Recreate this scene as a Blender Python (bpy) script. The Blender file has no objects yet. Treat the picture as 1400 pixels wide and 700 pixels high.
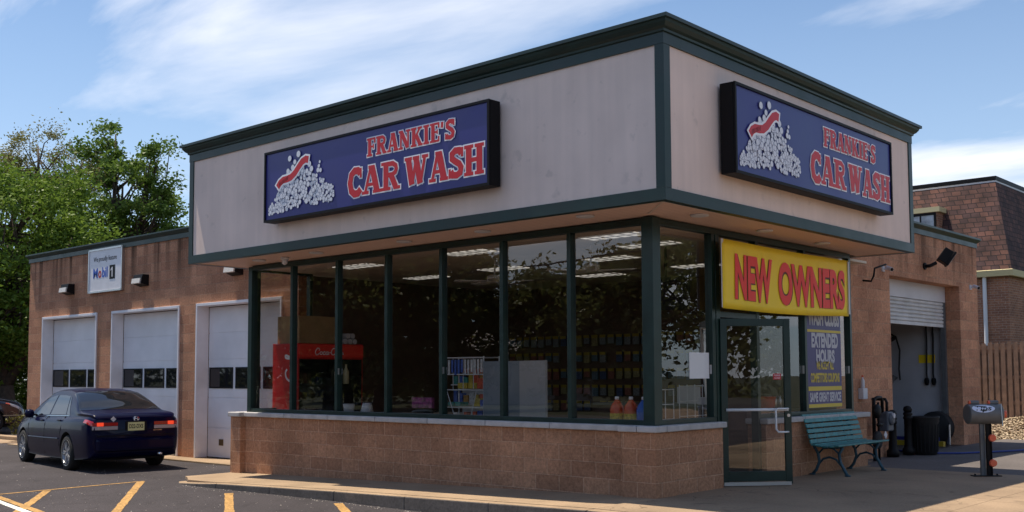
import bpy, bmesh, math, random
import numpy as np
from mathutils import Vector, Matrix
R=math.radians
rng=random.Random(7)
sc=bpy.context.scene
col=sc.collection

# ------------------------------------------------------------ camera, light, exposure
cam_d=bpy.data.cameras.new('camera'); cam=bpy.data.objects.new('camera',cam_d); col.objects.link(cam)
cam_d.sensor_width=36; cam_d.lens=1450.604/1400*36; cam_d.shift_y=(415.978-350)/1400
cam_d.clip_end=3000
cam.matrix_world=Matrix(((0.743652,0.048177,0.666829,7.33850),(0.668551,-0.046766,-0.742194,-10.74684),(-0.004572,0.997743,-0.066987,1.49059),(0,0,0,1)))
sc.camera=cam

KX,KY=.341,.068           # how far sunlight travels sideways for each metre it drops
el=math.atan(1/math.hypot(KX,KY)); 
sun_d=bpy.data.lights.new('sun','SUN'); sun=bpy.data.objects.new('sun',sun_d); col.objects.link(sun)
sun_d.energy=4.7; sun_d.angle=R(.53); sun_d.color=(1,.89,.73)
sun.rotation_euler=Vector((KX,KY,-1)).to_track_quat('-Z','Y').to_euler()
sun.location=(-10,-4,30)
w=bpy.data.worlds.new('World'); sc.world=w; w.use_nodes=True
def build_world():
    nt=w.node_tree; N=nt.nodes; L=nt.links; N.clear()
    out=N.new('ShaderNodeOutputWorld'); bg=N.new('ShaderNodeBackground'); bg.inputs['Strength'].default_value=.088
    sky=N.new('ShaderNodeTexSky'); sky.sky_type='NISHITA'; sky.sun_disc=False
    sky.sun_elevation=el; sky.sun_rotation=math.atan2(-KX,-KY); sky.air_density=1.0; sky.dust_density=.35; sky.ozone_density=1.6
    tc=N.new('ShaderNodeTexCoord'); sep=N.new('ShaderNodeSeparateXYZ'); L.new(tc.outputs['Generated'],sep.inputs[0])
    zz=N.new('ShaderNodeMath'); zz.operation='MAXIMUM'; zz.inputs[1].default_value=.03; L.new(sep.outputs['Z'],zz.inputs[0])
    za=N.new('ShaderNodeMath'); za.operation='ADD'; za.inputs[1].default_value=.12; L.new(zz.outputs[0],za.inputs[0])
    dx=N.new('ShaderNodeMath'); dx.operation='DIVIDE'; L.new(sep.outputs['X'],dx.inputs[0]); L.new(za.outputs[0],dx.inputs[1])
    dy=N.new('ShaderNodeMath'); dy.operation='DIVIDE'; L.new(sep.outputs['Y'],dy.inputs[0]); L.new(za.outputs[0],dy.inputs[1])
    cb=N.new('ShaderNodeCombineXYZ'); L.new(dx.outputs[0],cb.inputs[0]); L.new(dy.outputs[0],cb.inputs[1])
    mp=N.new('ShaderNodeMapping'); mp.inputs['Rotation'].default_value=(0,0,R(-28)); mp.inputs['Scale'].default_value=(.55,1.25,1); mp.inputs['Location'].default_value=(4.2,.3,7)
    L.new(cb.outputs[0],mp.inputs[0])
    n1=N.new('ShaderNodeTexNoise'); n1.inputs['Scale'].default_value=.9; n1.inputs['Detail'].default_value=9; n1.inputs['Roughness'].default_value=.55; n1.inputs['Distortion'].default_value=.5
    L.new(mp.outputs[0],n1.inputs['Vector'])
    r1=N.new('ShaderNodeValToRGB'); r1.color_ramp.elements[0].position=.47; r1.color_ramp.elements[1].position=.66
    L.new(n1.outputs['Fac'],r1.inputs[0])
    # haze towards the horizon
    hz=N.new('ShaderNodeMapRange'); hz.inputs['From Min'].default_value=0; hz.inputs['From Max'].default_value=.42; hz.inputs['To Min'].default_value=.55; hz.inputs['To Max'].default_value=.0
    L.new(sep.outputs['Z'],hz.inputs['Value'])
    mh=N.new('ShaderNodeMixRGB'); mh.inputs[2].default_value=(5.9,7.2,8.9,1); L.new(hz.outputs[0],mh.inputs[0])
    tn=N.new('ShaderNodeVectorMath'); tn.operation='MULTIPLY'; tn.inputs[1].default_value=(.80,.93,1.04); L.new(sky.outputs[0],tn.inputs[0]); L.new(tn.outputs[0],mh.inputs[1])
    mc=N.new('ShaderNodeMixRGB'); mc.inputs[2].default_value=(8.8,8.9,9.4,1)
    cm=N.new('ShaderNodeMath'); cm.operation='MULTIPLY'; cm.inputs[1].default_value=.9; L.new(r1.outputs[0],cm.inputs[0])
    L.new(cm.outputs[0],mc.inputs[0]); L.new(mh.outputs[0],mc.inputs[1])
    L.new(mc.outputs[0],bg.inputs['Color']); L.new(bg.outputs[0],out.inputs[0])
build_world()
sc.view_settings.view_transform='Standard'; sc.view_settings.look='None'; sc.view_settings.gamma=1
sc.view_settings.exposure=0.58
try: sc.view_settings.use_curve_mapping=False
except Exception: pass

# ------------------------------------------------------------ materials
def mat(name,color,rough=.6,metal=0,spec=.5,noise=None,bump=None,emit=None,coat=0,alpha=None,trans=0):
    m=bpy.data.materials.new(name); m.use_nodes=True; nt=m.node_tree; N=nt.nodes; L=nt.links; b=N['Principled BSDF']
    c=(*color,1)
    b.inputs['Base Color'].default_value=c; b.inputs['Roughness'].default_value=rough; b.inputs['Metallic'].default_value=metal
    b.inputs['Specular IOR Level'].default_value=spec
    if coat: b.inputs['Coat Weight'].default_value=coat; b.inputs['Coat Roughness'].default_value=.03
    if emit: b.inputs['Emission Color'].default_value=(*emit[0],1); b.inputs['Emission Strength'].default_value=emit[1]
    geo=N.new('ShaderNodeNewGeometry')
    if noise:   # (scale, amount, detail)
        n=N.new('ShaderNodeTexNoise'); n.inputs['Scale'].default_value=noise[0]; n.inputs['Detail'].default_value=noise[2] if len(noise)>2 else 6
        L.new(geo.outputs['Position'],n.inputs['Vector'])
        mr=N.new('ShaderNodeMapRange'); mr.inputs['From Min'].default_value=.3; mr.inputs['From Max'].default_value=.7; mr.inputs['To Min'].default_value=1-noise[1]; mr.inputs['To Max'].default_value=1+noise[1]
        L.new(n.outputs['Fac'],mr.inputs['Value'])
        mx=N.new('ShaderNodeVectorMath'); mx.operation='SCALE'; mx.inputs[0].default_value=color
        L.new(mr.outputs[0],mx.inputs['Scale']); L.new(mx.outputs[0],b.inputs['Base Color'])
        rr=N.new('ShaderNodeMapRange'); rr.inputs['To Min'].default_value=max(rough-.12,0.02); rr.inputs['To Max'].default_value=min(rough+.12,1); L.new(n.outputs['Fac'],rr.inputs['Value']); L.new(rr.outputs[0],b.inputs['Roughness'])
    if bump:
        n=N.new('ShaderNodeTexNoise'); n.inputs['Scale'].default_value=bump[0]; n.inputs['Detail'].default_value=6
        L.new(geo.outputs['Position'],n.inputs['Vector'])
        bp=N.new('ShaderNodeBump'); bp.inputs['Strength'].default_value=bump[1]; bp.inputs['Distance'].default_value=bump[2] if len(bump)>2 else .01
        L.new(n.outputs['Fac'],bp.inputs['Height']); L.new(bp.outputs[0],b.inputs['Normal'])
    return m
def wall_coords(N,L):
    geo=N.new('ShaderNodeNewGeometry'); s=N.new('ShaderNodeSeparateXYZ'); L.new(geo.outputs['Position'],s.inputs[0])
    a=N.new('ShaderNodeMath'); a.operation='ADD'; L.new(s.outputs['X'],a.inputs[0]); L.new(s.outputs['Y'],a.inputs[1])
    c=N.new('ShaderNodeCombineXYZ'); L.new(a.outputs[0],c.inputs[0]); L.new(s.outputs['Z'],c.inputs[1])
    return geo,s,c
def brick_mat(name,c1,c2,mortar,bw,bh,ms,zoff=0,bumpd=.012,stain=None,speck=True,low=None):
    m=bpy.data.materials.new(name); m.use_nodes=True; nt=m.node_tree; N=nt.nodes; L=nt.links; b=N['Principled BSDF']; b.inputs['Roughness'].default_value=.92; b.inputs['Specular IOR Level'].default_value=.2
    geo,s,c=wall_coords(N,L)
    mp=N.new('ShaderNodeMapping'); mp.inputs['Location'].default_value=(.07,zoff,0); L.new(c.outputs[0],mp.inputs[0])
    br=N.new('ShaderNodeTexBrick'); br.inputs['Scale'].default_value=1; br.inputs['Brick Width'].default_value=bw; br.inputs['Row Height'].default_value=bh; br.inputs['Mortar Size'].default_value=ms; br.inputs['Mortar Smooth'].default_value=.3
    br.inputs['Color1'].default_value=(*c1,1); br.inputs['Color2'].default_value=(*c2,1); br.inputs['Mortar'].default_value=(*mortar,1); br.inputs['Bias'].default_value=0
    L.new(mp.outputs[0],br.inputs['Vector'])
    n1=N.new('ShaderNodeTexNoise'); n1.inputs['Scale'].default_value=1.1; n1.inputs['Detail'].default_value=5; L.new(geo.outputs['Position'],n1.inputs['Vector'])
    n2=N.new('ShaderNodeTexNoise'); n2.inputs['Scale'].default_value=26; n2.inputs['Detail'].default_value=8; n2.inputs['Roughness'].default_value=.75; L.new(geo.outputs['Position'],n2.inputs['Vector'])
    def rng_(n,a,b_,f0=.3,f1=.7):
        r=N.new('ShaderNodeMapRange'); r.inputs['From Min'].default_value=f0; r.inputs['From Max'].default_value=f1; r.inputs['To Min'].default_value=a; r.inputs['To Max'].default_value=b_; L.new(n.outputs['Fac'],r.inputs['Value']); return r
    a1=rng_(n1,.78,1.2); a2=rng_(n2,.62,1.42)
    mu=N.new('ShaderNodeMath'); mu.operation='MULTIPLY'; L.new(a1.outputs[0],mu.inputs[0]); L.new(a2.outputs[0],mu.inputs[1])
    last=mu
    if stain:   # dark weather streaks running down from the roof edge: (z_top, length)
        mp2=N.new('ShaderNodeMapping'); mp2.inputs['Scale'].default_value=(2.6,.12,1); L.new(c.outputs[0],mp2.inputs[0])
        n3=N.new('ShaderNodeTexNoise'); n3.inputs['Scale'].default_value=1.6; n3.inputs['Detail'].default_value=4; L.new(mp2.outputs[0],n3.inputs['Vector'])
        st=rng_(n3,0,1,.46,.62)
        hh=N.new('ShaderNodeMapRange'); hh.inputs['From Min'].default_value=stain[0]-stain[1]; hh.inputs['From Max'].default_value=stain[0]; L.new(s.outputs['Z'],hh.inputs['Value'])
        q=N.new('ShaderNodeMath'); q.operation='MULTIPLY'; L.new(st.outputs[0],q.inputs[0]); L.new(hh.outputs[0],q.inputs[1])
        q2=N.new('ShaderNodeMath'); q2.operation='MULTIPLY_ADD'; q2.inputs[1].default_value=-.78; q2.inputs[2].default_value=1; L.new(q.outputs[0],q2.inputs[0])
        q3=N.new('ShaderNodeMath'); q3.operation='MULTIPLY'; L.new(last.outputs[0],q3.inputs[0]); L.new(q2.outputs[0],q3.inputs[1]); last=q3
    v=N.new('ShaderNodeVectorMath'); v.operation='SCALE'; L.new(br.outputs['Color'],v.inputs[0]); L.new(last.outputs[0],v.inputs['Scale'])
    L.new(v.outputs[0],b.inputs['Base Color'])
    # height: recessed joints + split face roughness
    inv=N.new('ShaderNodeMath'); inv.operation='MULTIPLY_ADD'; inv.inputs[1].default_value=-1; inv.inputs[2].default_value=1; L.new(br.outputs['Fac'],inv.inputs[0])
    ad=N.new('ShaderNodeMath'); ad.operation='MULTIPLY_ADD'; ad.inputs[1].default_value=.9 if speck else .3; L.new(n2.outputs['Fac'],ad.inputs[0]); L.new(inv.outputs[0],ad.inputs[2])
    bp=N.new('ShaderNodeBump'); bp.inputs['Strength'].default_value=.9; bp.inputs['Distance'].default_value=bumpd; L.new(ad.outputs[0],bp.inputs['Height']); L.new(bp.outputs[0],b.inputs['Normal'])
    return m
M={}
M['block']=brick_mat('split_block_lit',(.56,.28,.165),(.42,.20,.12),(.60,.36,.235),.406,.203,.006,zoff=.0215,bumpd=.016,stain=(4.5,1.3))  # same blocks as the low wall; brighter light painted into the colour
M['lowblock']=brick_mat('split_block_shaded',(.43,.225,.13),(.33,.165,.095),(.56,.34,.22),.406,.203,.006,zoff=.0215,bumpd=.016)  # same blocks in a darker copy, for the shaded wall under the soffit
M['brick']=brick_mat('red_brick',(.36,.17,.10),(.25,.115,.075),(.36,.27,.21),.21,.075,.007,bumpd=.004,speck=False)
M['shingle']=None
M['green']=mat('dark_green_trim',(.0065,.027,.023),.42,noise=(3,.25),bump=(40,.15,.002))
M['frame_green']=mat('green_window_frame',(.004,.024,.019),.35,noise=(4,.25))
M['black']=mat('black_metal',(.007,.006,.007),.55,spec=.2)
M['blackmatte']=mat('black_matte',(.015,.014,.015),.8,noise=(8,.3))
M['white']=mat('white_paint',(.80,.78,.80),.5,noise=(3,.07))
M['door_white']=mat('door_white',(.80,.78,.80),.5,noise=(1.3,.10),bump=(6,.25,.01))
M['offwhite']=mat('grey_white_paint',(.62,.60,.62),.55,noise=(2,.08))
M['dirtywhite']=mat('dirty_slats',(.60,.58,.57),.6,noise=(3,.15))
M['sill']=mat('cast_stone_sill',(.44,.42,.41),.8,noise=(7,.15),bump=(30,.3,.004))
M['plastic_white']=mat('white_plastic',(.75,.75,.76),.35)
M['chrome']=mat('chrome',(.75,.75,.77),.12,metal=1)
M['alu']=mat('aluminium',(.55,.55,.56),.35,metal=1)
M['steelgrey']=mat('grey_steel',(.12,.125,.13),.5,noise=(9,.15))
M['yellow']=mat('yellow_vinyl',(.95,.66,.02),.55,noise=(2,.04),bump=(2.2,.25,.03))
M['red']=mat('red_print',(.50,.015,.025),.5)
M['signred']=mat('sign_red',(.62,.012,.02),.45)
M['signwhite']=mat('sign_white',(.92,.90,.92),.45)
M['signblue']=mat('sign_blue',(.026,.026,.19),.35,noise=(1.5,.06))
M['foam']=mat('foam_print',(.80,.80,.85),.45)
M['foamline']=mat('foam_outline',(.16,.17,.26),.45)
M['rubber']=mat('rubber',(.012,.012,.012),.85)
M['glassdark']=mat('dark_glass',(.012,.013,.014),.04,spec=.9)
M['interior_wall']=mat('slat_wall',(.12,.065,.045),.6,noise=(5,.2))
M['interior_beige']=mat('interior_beige',(.62,.54,.44),.7,noise=(2,.1))
M['floor_tile']=mat('interior_floor',(.16,.12,.10),.35,noise=(3,.2))
M['card']=mat('cardboard',(.36,.23,.11),.8,noise=(4,.15))
M['colared']=mat('cooler_red',(.62,.012,.018),.35,noise=(2,.05))
M['orange']=mat('orange_reflector',(.75,.13,.06),.35)
M['bench']=mat('bench_teal',(.045,.20,.20),.55,noise=(14,.35),bump=(50,.3,.003))
M['bench_iron']=mat('bench_iron_blue',(.02,.07,.10),.5,noise=(14,.25))
M['lightpanel']=mat('light_panel',(.9,.9,.9),.4,emit=((1,.97,.9),.5))
M['yellowpaint']=None

def schlick(N,L,f0):
    lw=N.new('ShaderNodeLayerWeight'); lw.inputs['Blend'].default_value=.5
    p=N.new('ShaderNodeMath'); p.operation='POWER'; p.inputs[1].default_value=4.2; L.new(lw.outputs['Facing'],p.inputs[0])
    a=N.new('ShaderNodeMath'); a.operation='MULTIPLY_ADD'; a.inputs[1].default_value=1-f0; a.inputs[2].default_value=f0; L.new(p.outputs[0],a.inputs[0])
    return a
def louvre():
    m=mat('light_panel',(.6,.6,.6),.4); nt=m.node_tree; N=nt.nodes; L=nt.links; b=N['Principled BSDF']; geo=N.new('ShaderNodeNewGeometry')
    br=N.new('ShaderNodeTexBrick'); br.offset=0; br.inputs['Scale'].default_value=1; br.inputs['Brick Width'].default_value=.18; br.inputs['Row Height'].default_value=.19; br.inputs['Mortar Size'].default_value=.035; br.inputs['Mortar Smooth'].default_value=.4
    L.new(geo.outputs['Position'],br.inputs['Vector']); iv=N.new('ShaderNodeMapRange'); iv.inputs['To Min'].default_value=.36; iv.inputs['To Max'].default_value=.05; L.new(br.outputs['Fac'],iv.inputs['Value'])
    b.inputs['Emission Color'].default_value=(1,.97,.9,1); L.new(iv.outputs[0],b.inputs['Emission Strength']); return m
M['lightpanel']=louvre()
def glass_mat():
    m=bpy.data.materials.new('window_glass'); m.use_nodes=True; nt=m.node_tree; N=nt.nodes; L=nt.links; N.clear()
    o=N.new('ShaderNodeOutputMaterial'); t=N.new('ShaderNodeBsdfTransparent'); t.inputs[0].default_value=(.80,.77,.74,1)
    g=N.new('ShaderNodeBsdfGlossy'); g.inputs['Roughness'].default_value=.0; g.inputs[0].default_value=(.95,.97,1,1)
    f=schlick(N,L,.095)
    ge=N.new('ShaderNodeNewGeometry'); nz=N.new('ShaderNodeTexNoise'); nz.inputs['Scale'].default_value=1.3; nz.inputs['Detail'].default_value=1; L.new(ge.outputs['Position'],nz.inputs['Vector'])
    bp=N.new('ShaderNodeBump'); bp.inputs['Strength'].default_value=.05; bp.inputs['Distance'].default_value=.02; L.new(nz.outputs['Fac'],bp.inputs['Height']); L.new(bp.outputs[0],g.inputs['Normal'])
    mx=N.new('ShaderNodeMixShader'); L.new(f.outputs[0],mx.inputs[0]); L.new(t.outputs[0],mx.inputs[1]); L.new(g.outputs[0],mx.inputs[2]); L.new(mx.outputs[0],o.inputs[0])
    return m
M['glass']=glass_mat()
def carglass():
    m=bpy.data.materials.new('tinted_car_glass'); m.use_nodes=True; nt=m.node_tree; N=nt.nodes; L=nt.links; N.clear()
    o=N.new('ShaderNodeOutputMaterial'); t=N.new('ShaderNodeBsdfDiffuse'); t.inputs[0].default_value=(.012,.013,.016,1)
    g=N.new('ShaderNodeBsdfGlossy'); g.inputs['Roughness'].default_value=.02
    f=schlick(N,L,.07)
    mx=N.new('ShaderNodeMixShader'); L.new(f.outputs[0],mx.inputs[0]); L.new(t.outputs[0],mx.inputs[1]); L.new(g.outputs[0],mx.inputs[2]); L.new(mx.outputs[0],o.inputs[0])
    return m
M['carglass']=carglass()
def stucco():
    m=mat('stucco',(.86,.67,.58),.9,noise=(1.2,.07),bump=(55,.35,.004)); nt=m.node_tree; N=nt.nodes; L=nt.links; b=N['Principled BSDF']
    prev=b.inputs['Base Color'].links[0].from_socket
    geo,s,c=wall_coords(N,L)
    mp=N.new('ShaderNodeMapping'); mp.inputs['Scale'].default_value=(5,.25,1); L.new(c.outputs[0],mp.inputs[0])
    n=N.new('ShaderNodeTexNoise'); n.inputs['Scale'].default_value=1.5; n.inputs['Detail'].default_value=6; L.new(mp.outputs[0],n.inputs['Vector'])
    r=N.new('ShaderNodeMapRange'); r.inputs['From Min'].default_value=.35; r.inputs['From Max'].default_value=.7; r.inputs['To Min'].default_value=1.02; r.inputs['To Max'].default_value=.95; L.new(n.outputs['Fac'],r.inputs['Value'])
    # smudgy dirt specks
    n2=N.new('ShaderNodeTexNoise'); n2.inputs['Scale'].default_value=4.5; n2.inputs['Detail'].default_value=9; L.new(geo.outputs['Position'],n2.inputs['Vector'])
    r2=N.new('ShaderNodeMapRange'); r2.inputs['From Min'].default_value=.64; r2.inputs['From Max'].default_value=.72; r2.inputs['To Min'].default_value=1; r2.inputs['To Max'].default_value=.86; L.new(n2.outputs['Fac'],r2.inputs['Value'])
    mu=N.new('ShaderNodeMath'); mu.operation='MULTIPLY'; L.new(r.outputs[0],mu.inputs[0]); L.new(r2.outputs[0],mu.inputs[1])
    v=N.new('ShaderNodeVectorMath'); v.operation='SCALE'; L.new(prev,v.inputs[0]); L.new(mu.outputs[0],v.inputs['Scale']); L.new(v.outputs[0],b.inputs['Base Color'])
    return m
M['stucco']=stucco()
def planks():
    m=mat('soffit_planks',(.74,.50,.40),.6); nt=m.node_tree; N=nt.nodes; L=nt.links; b=N['Principled BSDF']
    geo=N.new('ShaderNodeNewGeometry'); s=N.new('ShaderNodeSeparateXYZ'); L.new(geo.outputs['Position'],s.inputs[0])
    w_=N.new('ShaderNodeMath'); w_.operation='MULTIPLY'; w_.inputs[1].default_value=10; L.new(s.outputs['Y'],w_.inputs[0])
    w2=N.new('ShaderNodeMath'); w2.operation='FRACT'; L.new(w_.outputs[0],w2.inputs[0])
    r=N.new('ShaderNodeMapRange'); r.inputs['From Min'].default_value=.0; r.inputs['From Max'].default_value=.16; r.inputs['To Min'].default_value=.5; r.inputs['To Max'].default_value=1; L.new(w2.outputs[0],r.inputs['Value'])
    v=N.new('ShaderNodeVectorMath'); v.operation='SCALE'; v.inputs[0].default_value=(.74,.50,.40); L.new(r.outputs[0],v.inputs['Scale']); L.new(v.outputs[0],b.inputs['Base Color'])
    return m
M['soffit']=planks()
def shingles():
    m=bpy.data.materials.new('roof_shingles'); m.use_nodes=True; nt=m.node_tree; N=nt.nodes; L=nt.links; b=N['Principled BSDF']; b.inputs['Roughness'].default_value=.95
    geo,s,c=wall_coords(N,L)
    br=N.new('ShaderNodeTexBrick'); br.inputs['Scale'].default_value=1; br.inputs['Brick Width'].default_value=.26; br.inputs['Row Height'].default_value=.16; br.inputs['Mortar Size'].default_value=.018; br.inputs['Mortar Smooth'].default_value=.6
    br.inputs['Color1'].default_value=(.12,.055,.042,1); br.inputs['Color2'].default_value=(.055,.030,.030,1); br.inputs['Mortar'].default_value=(.02,.012,.012,1)
    n0=N.new('ShaderNodeTexNoise'); n0.inputs['Scale'].default_value=3; L.new(c.outputs[0],n0.inputs['Vector'])
    md=N.new('ShaderNodeVectorMath'); md.operation='MULTIPLY_ADD'; md.inputs[1].default_value=(.12,.05,0); L.new(n0.outputs['Color'],md.inputs[0]); L.new(c.outputs[0],md.inputs[2]); L.new(md.outputs[0],br.inputs['Vector'])
    n=N.new('ShaderNodeTexNoise'); n.inputs['Scale'].default_value=2.2; n.inputs['Detail'].default_value=8; L.new(geo.outputs['Position'],n.inputs['Vector'])
    r=N.new('ShaderNodeMapRange'); r.inputs['From Min'].default_value=.3; r.inputs['From Max'].default_value=.7; r.inputs['To Min'].default_value=.6; r.inputs['To Max'].default_value=1.5; L.new(n.outputs['Fac'],r.inputs['Value'])
    v=N.new('ShaderNodeVectorMath'); v.operation='SCALE'; L.new(br.outputs['Color'],v.inputs[0]); L.new(r.outputs[0],v.inputs['Scale']); L.new(v.outputs[0],b.inputs['Base Color'])
    return m
M['shingle']=shingles()
def ground_mat(name,color,speck,amt,big=.5,bumps=(.6,.006),crack=None,joints=None,rough=.9,dark=None):  # dark: strength of oil and tyre stains
    m=bpy.data.materials.new(name); m.use_nodes=True; nt=m.node_tree; N=nt.nodes; L=nt.links; b=N['Principled BSDF']; b.inputs['Roughness'].default_value=rough; b.inputs['Specular IOR Level'].default_value=.3
    geo=N.new('ShaderNodeNewGeometry')
    n1=N.new('ShaderNodeTexNoise'); n1.inputs['Scale'].default_value=speck; n1.inputs['Detail'].default_value=4; n1.inputs['Roughness'].default_value=.8; L.new(geo.outputs['Position'],n1.inputs['Vector'])
    n2=N.new('ShaderNodeTexNoise'); n2.inputs['Scale'].default_value=big; n2.inputs['Detail'].default_value=7; L.new(geo.outputs['Position'],n2.inputs['Vector'])
    r1=N.new('ShaderNodeMapRange'); r1.inputs['From Min'].default_value=.25; r1.inputs['From Max'].default_value=.75; r1.inputs['To Min'].default_value=1-amt; r1.inputs['To Max'].default_value=1+amt; L.new(n1.outputs['Fac'],r1.inputs['Value'])
    r2=N.new('ShaderNodeMapRange'); r2.inputs['From Min'].default_value=.3; r2.inputs['From Max'].default_value=.7; r2.inputs['To Min'].default_value=.78; r2.inputs['To Max'].default_value=1.18; L.new(n2.outputs['Fac'],r2.inputs['Value'])
    mu=N.new('ShaderNodeMath'); mu.operation='MULTIPLY'; L.new(r1.outputs[0],mu.inputs[0]); L.new(r2.outputs[0],mu.inputs[1]); last=mu.outputs[0]
    if crack:
        v_=N.new('ShaderNodeTexVoronoi'); v_.feature='DISTANCE_TO_EDGE'; v_.inputs['Scale'].default_value=crack
        nn=N.new('ShaderNodeTexNoise'); nn.inputs['Scale'].default_value=2; L.new(geo.outputs['Position'],nn.inputs['Vector'])
        ma=N.new('ShaderNodeVectorMath'); ma.operation='MULTIPLY_ADD'; ma.inputs[1].default_value=(1.2,1.2,0); L.new(nn.outputs['Color'],ma.inputs[0]); L.new(geo.outputs['Position'],ma.inputs[2]); L.new(ma.outputs[0],v_.inputs['Vector'])
        rc=N.new('ShaderNodeMapRange'); rc.inputs['From Max'].default_value=.004; rc.inputs['To Min'].default_value=.5; L.new(v_.outputs['Distance'],rc.inputs['Value'])
        m3=N.new('ShaderNodeMath'); m3.operation='MULTIPLY'; L.new(last,m3.inputs[0]); L.new(rc.outputs[0],m3.inputs[1]); last=m3.outputs[0]
    if dark:
        for sc__,lo,hi in ((.45,.52,.72),(2.3,.60,.72)):
            ns=N.new('ShaderNodeTexNoise'); ns.inputs['Scale'].default_value=sc__; ns.inputs['Detail'].default_value=8; ns.inputs['Distortion'].default_value=.8; L.new(geo.outputs['Position'],ns.inputs['Vector'])
            rs=N.new('ShaderNodeMapRange'); rs.inputs['From Min'].default_value=lo; rs.inputs['From Max'].default_value=hi; rs.inputs['To Min'].default_value=1; rs.inputs['To Max'].default_value=1-dark; L.new(ns.outputs['Fac'],rs.inputs['Value'])
            m4=N.new('ShaderNodeMath'); m4.operation='MULTIPLY'; L.new(last,m4.inputs[0]); L.new(rs.outputs[0],m4.inputs[1]); last=m4.outputs[0]
    v=N.new('ShaderNodeVectorMath'); v.operation='SCALE'; v.inputs[0].default_value=color; L.new(last,v.inputs['Scale']); L.new(v.outputs[0],b.inputs['Base Color'])
    bp=N.new('ShaderNodeBump'); bp.inputs['Strength'].default_value=bumps[0]; bp.inputs['Distance'].default_value=bumps[1]; L.new(n1.outputs['Fac'],bp.inputs['Height']); L.new(bp.outputs[0],b.inputs['Normal'])
    return m
M['asphalt']=ground_mat('asphalt',(.050,.043,.047),45,.8,.6,(1,.014),crack=.33,dark=.32)
M['concrete']=ground_mat('concrete',(.33,.235,.15),35,.22,.9,(.4,.005),crack=None,dark=.16)
M['apron']=ground_mat('apron_concrete',(.28,.20,.13),30,.25,.7,(.4,.005),crack=.25,dark=.30)
M['drive']=ground_mat('drive_asphalt',(.12,.105,.10),45,.45,.5,(.6,.008))
M['wet']=ground_mat('bay_floor',(.035,.028,.028),20,.3,.6,(.3,.004),rough=.45)
M['curb']=ground_mat('curb_face',(.14,.12,.105),25,.4,1.5,(.5,.008))
M['grass']=ground_mat('grass',(.035,.04,.018),9,.5,.4,(.6,.03))
M['mulch']=ground_mat('mulch',(.22,.16,.11),18,.8,1,(1,.03))
M['roof']=ground_mat('flat_roof',(.16,.15,.14),9,.2,.5)
M['road']=ground_mat('road_asphalt',(.06,.058,.056),50,.4,.5)
M['yellowpaint']=ground_mat('worn_yellow_paint',(.38,.22,.075),24,.85,2.5,(.4,.005))
M['whitepaint']=ground_mat('worn_white_paint',(.62,.60,.55),24,.3,2,(.4,.005))

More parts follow.
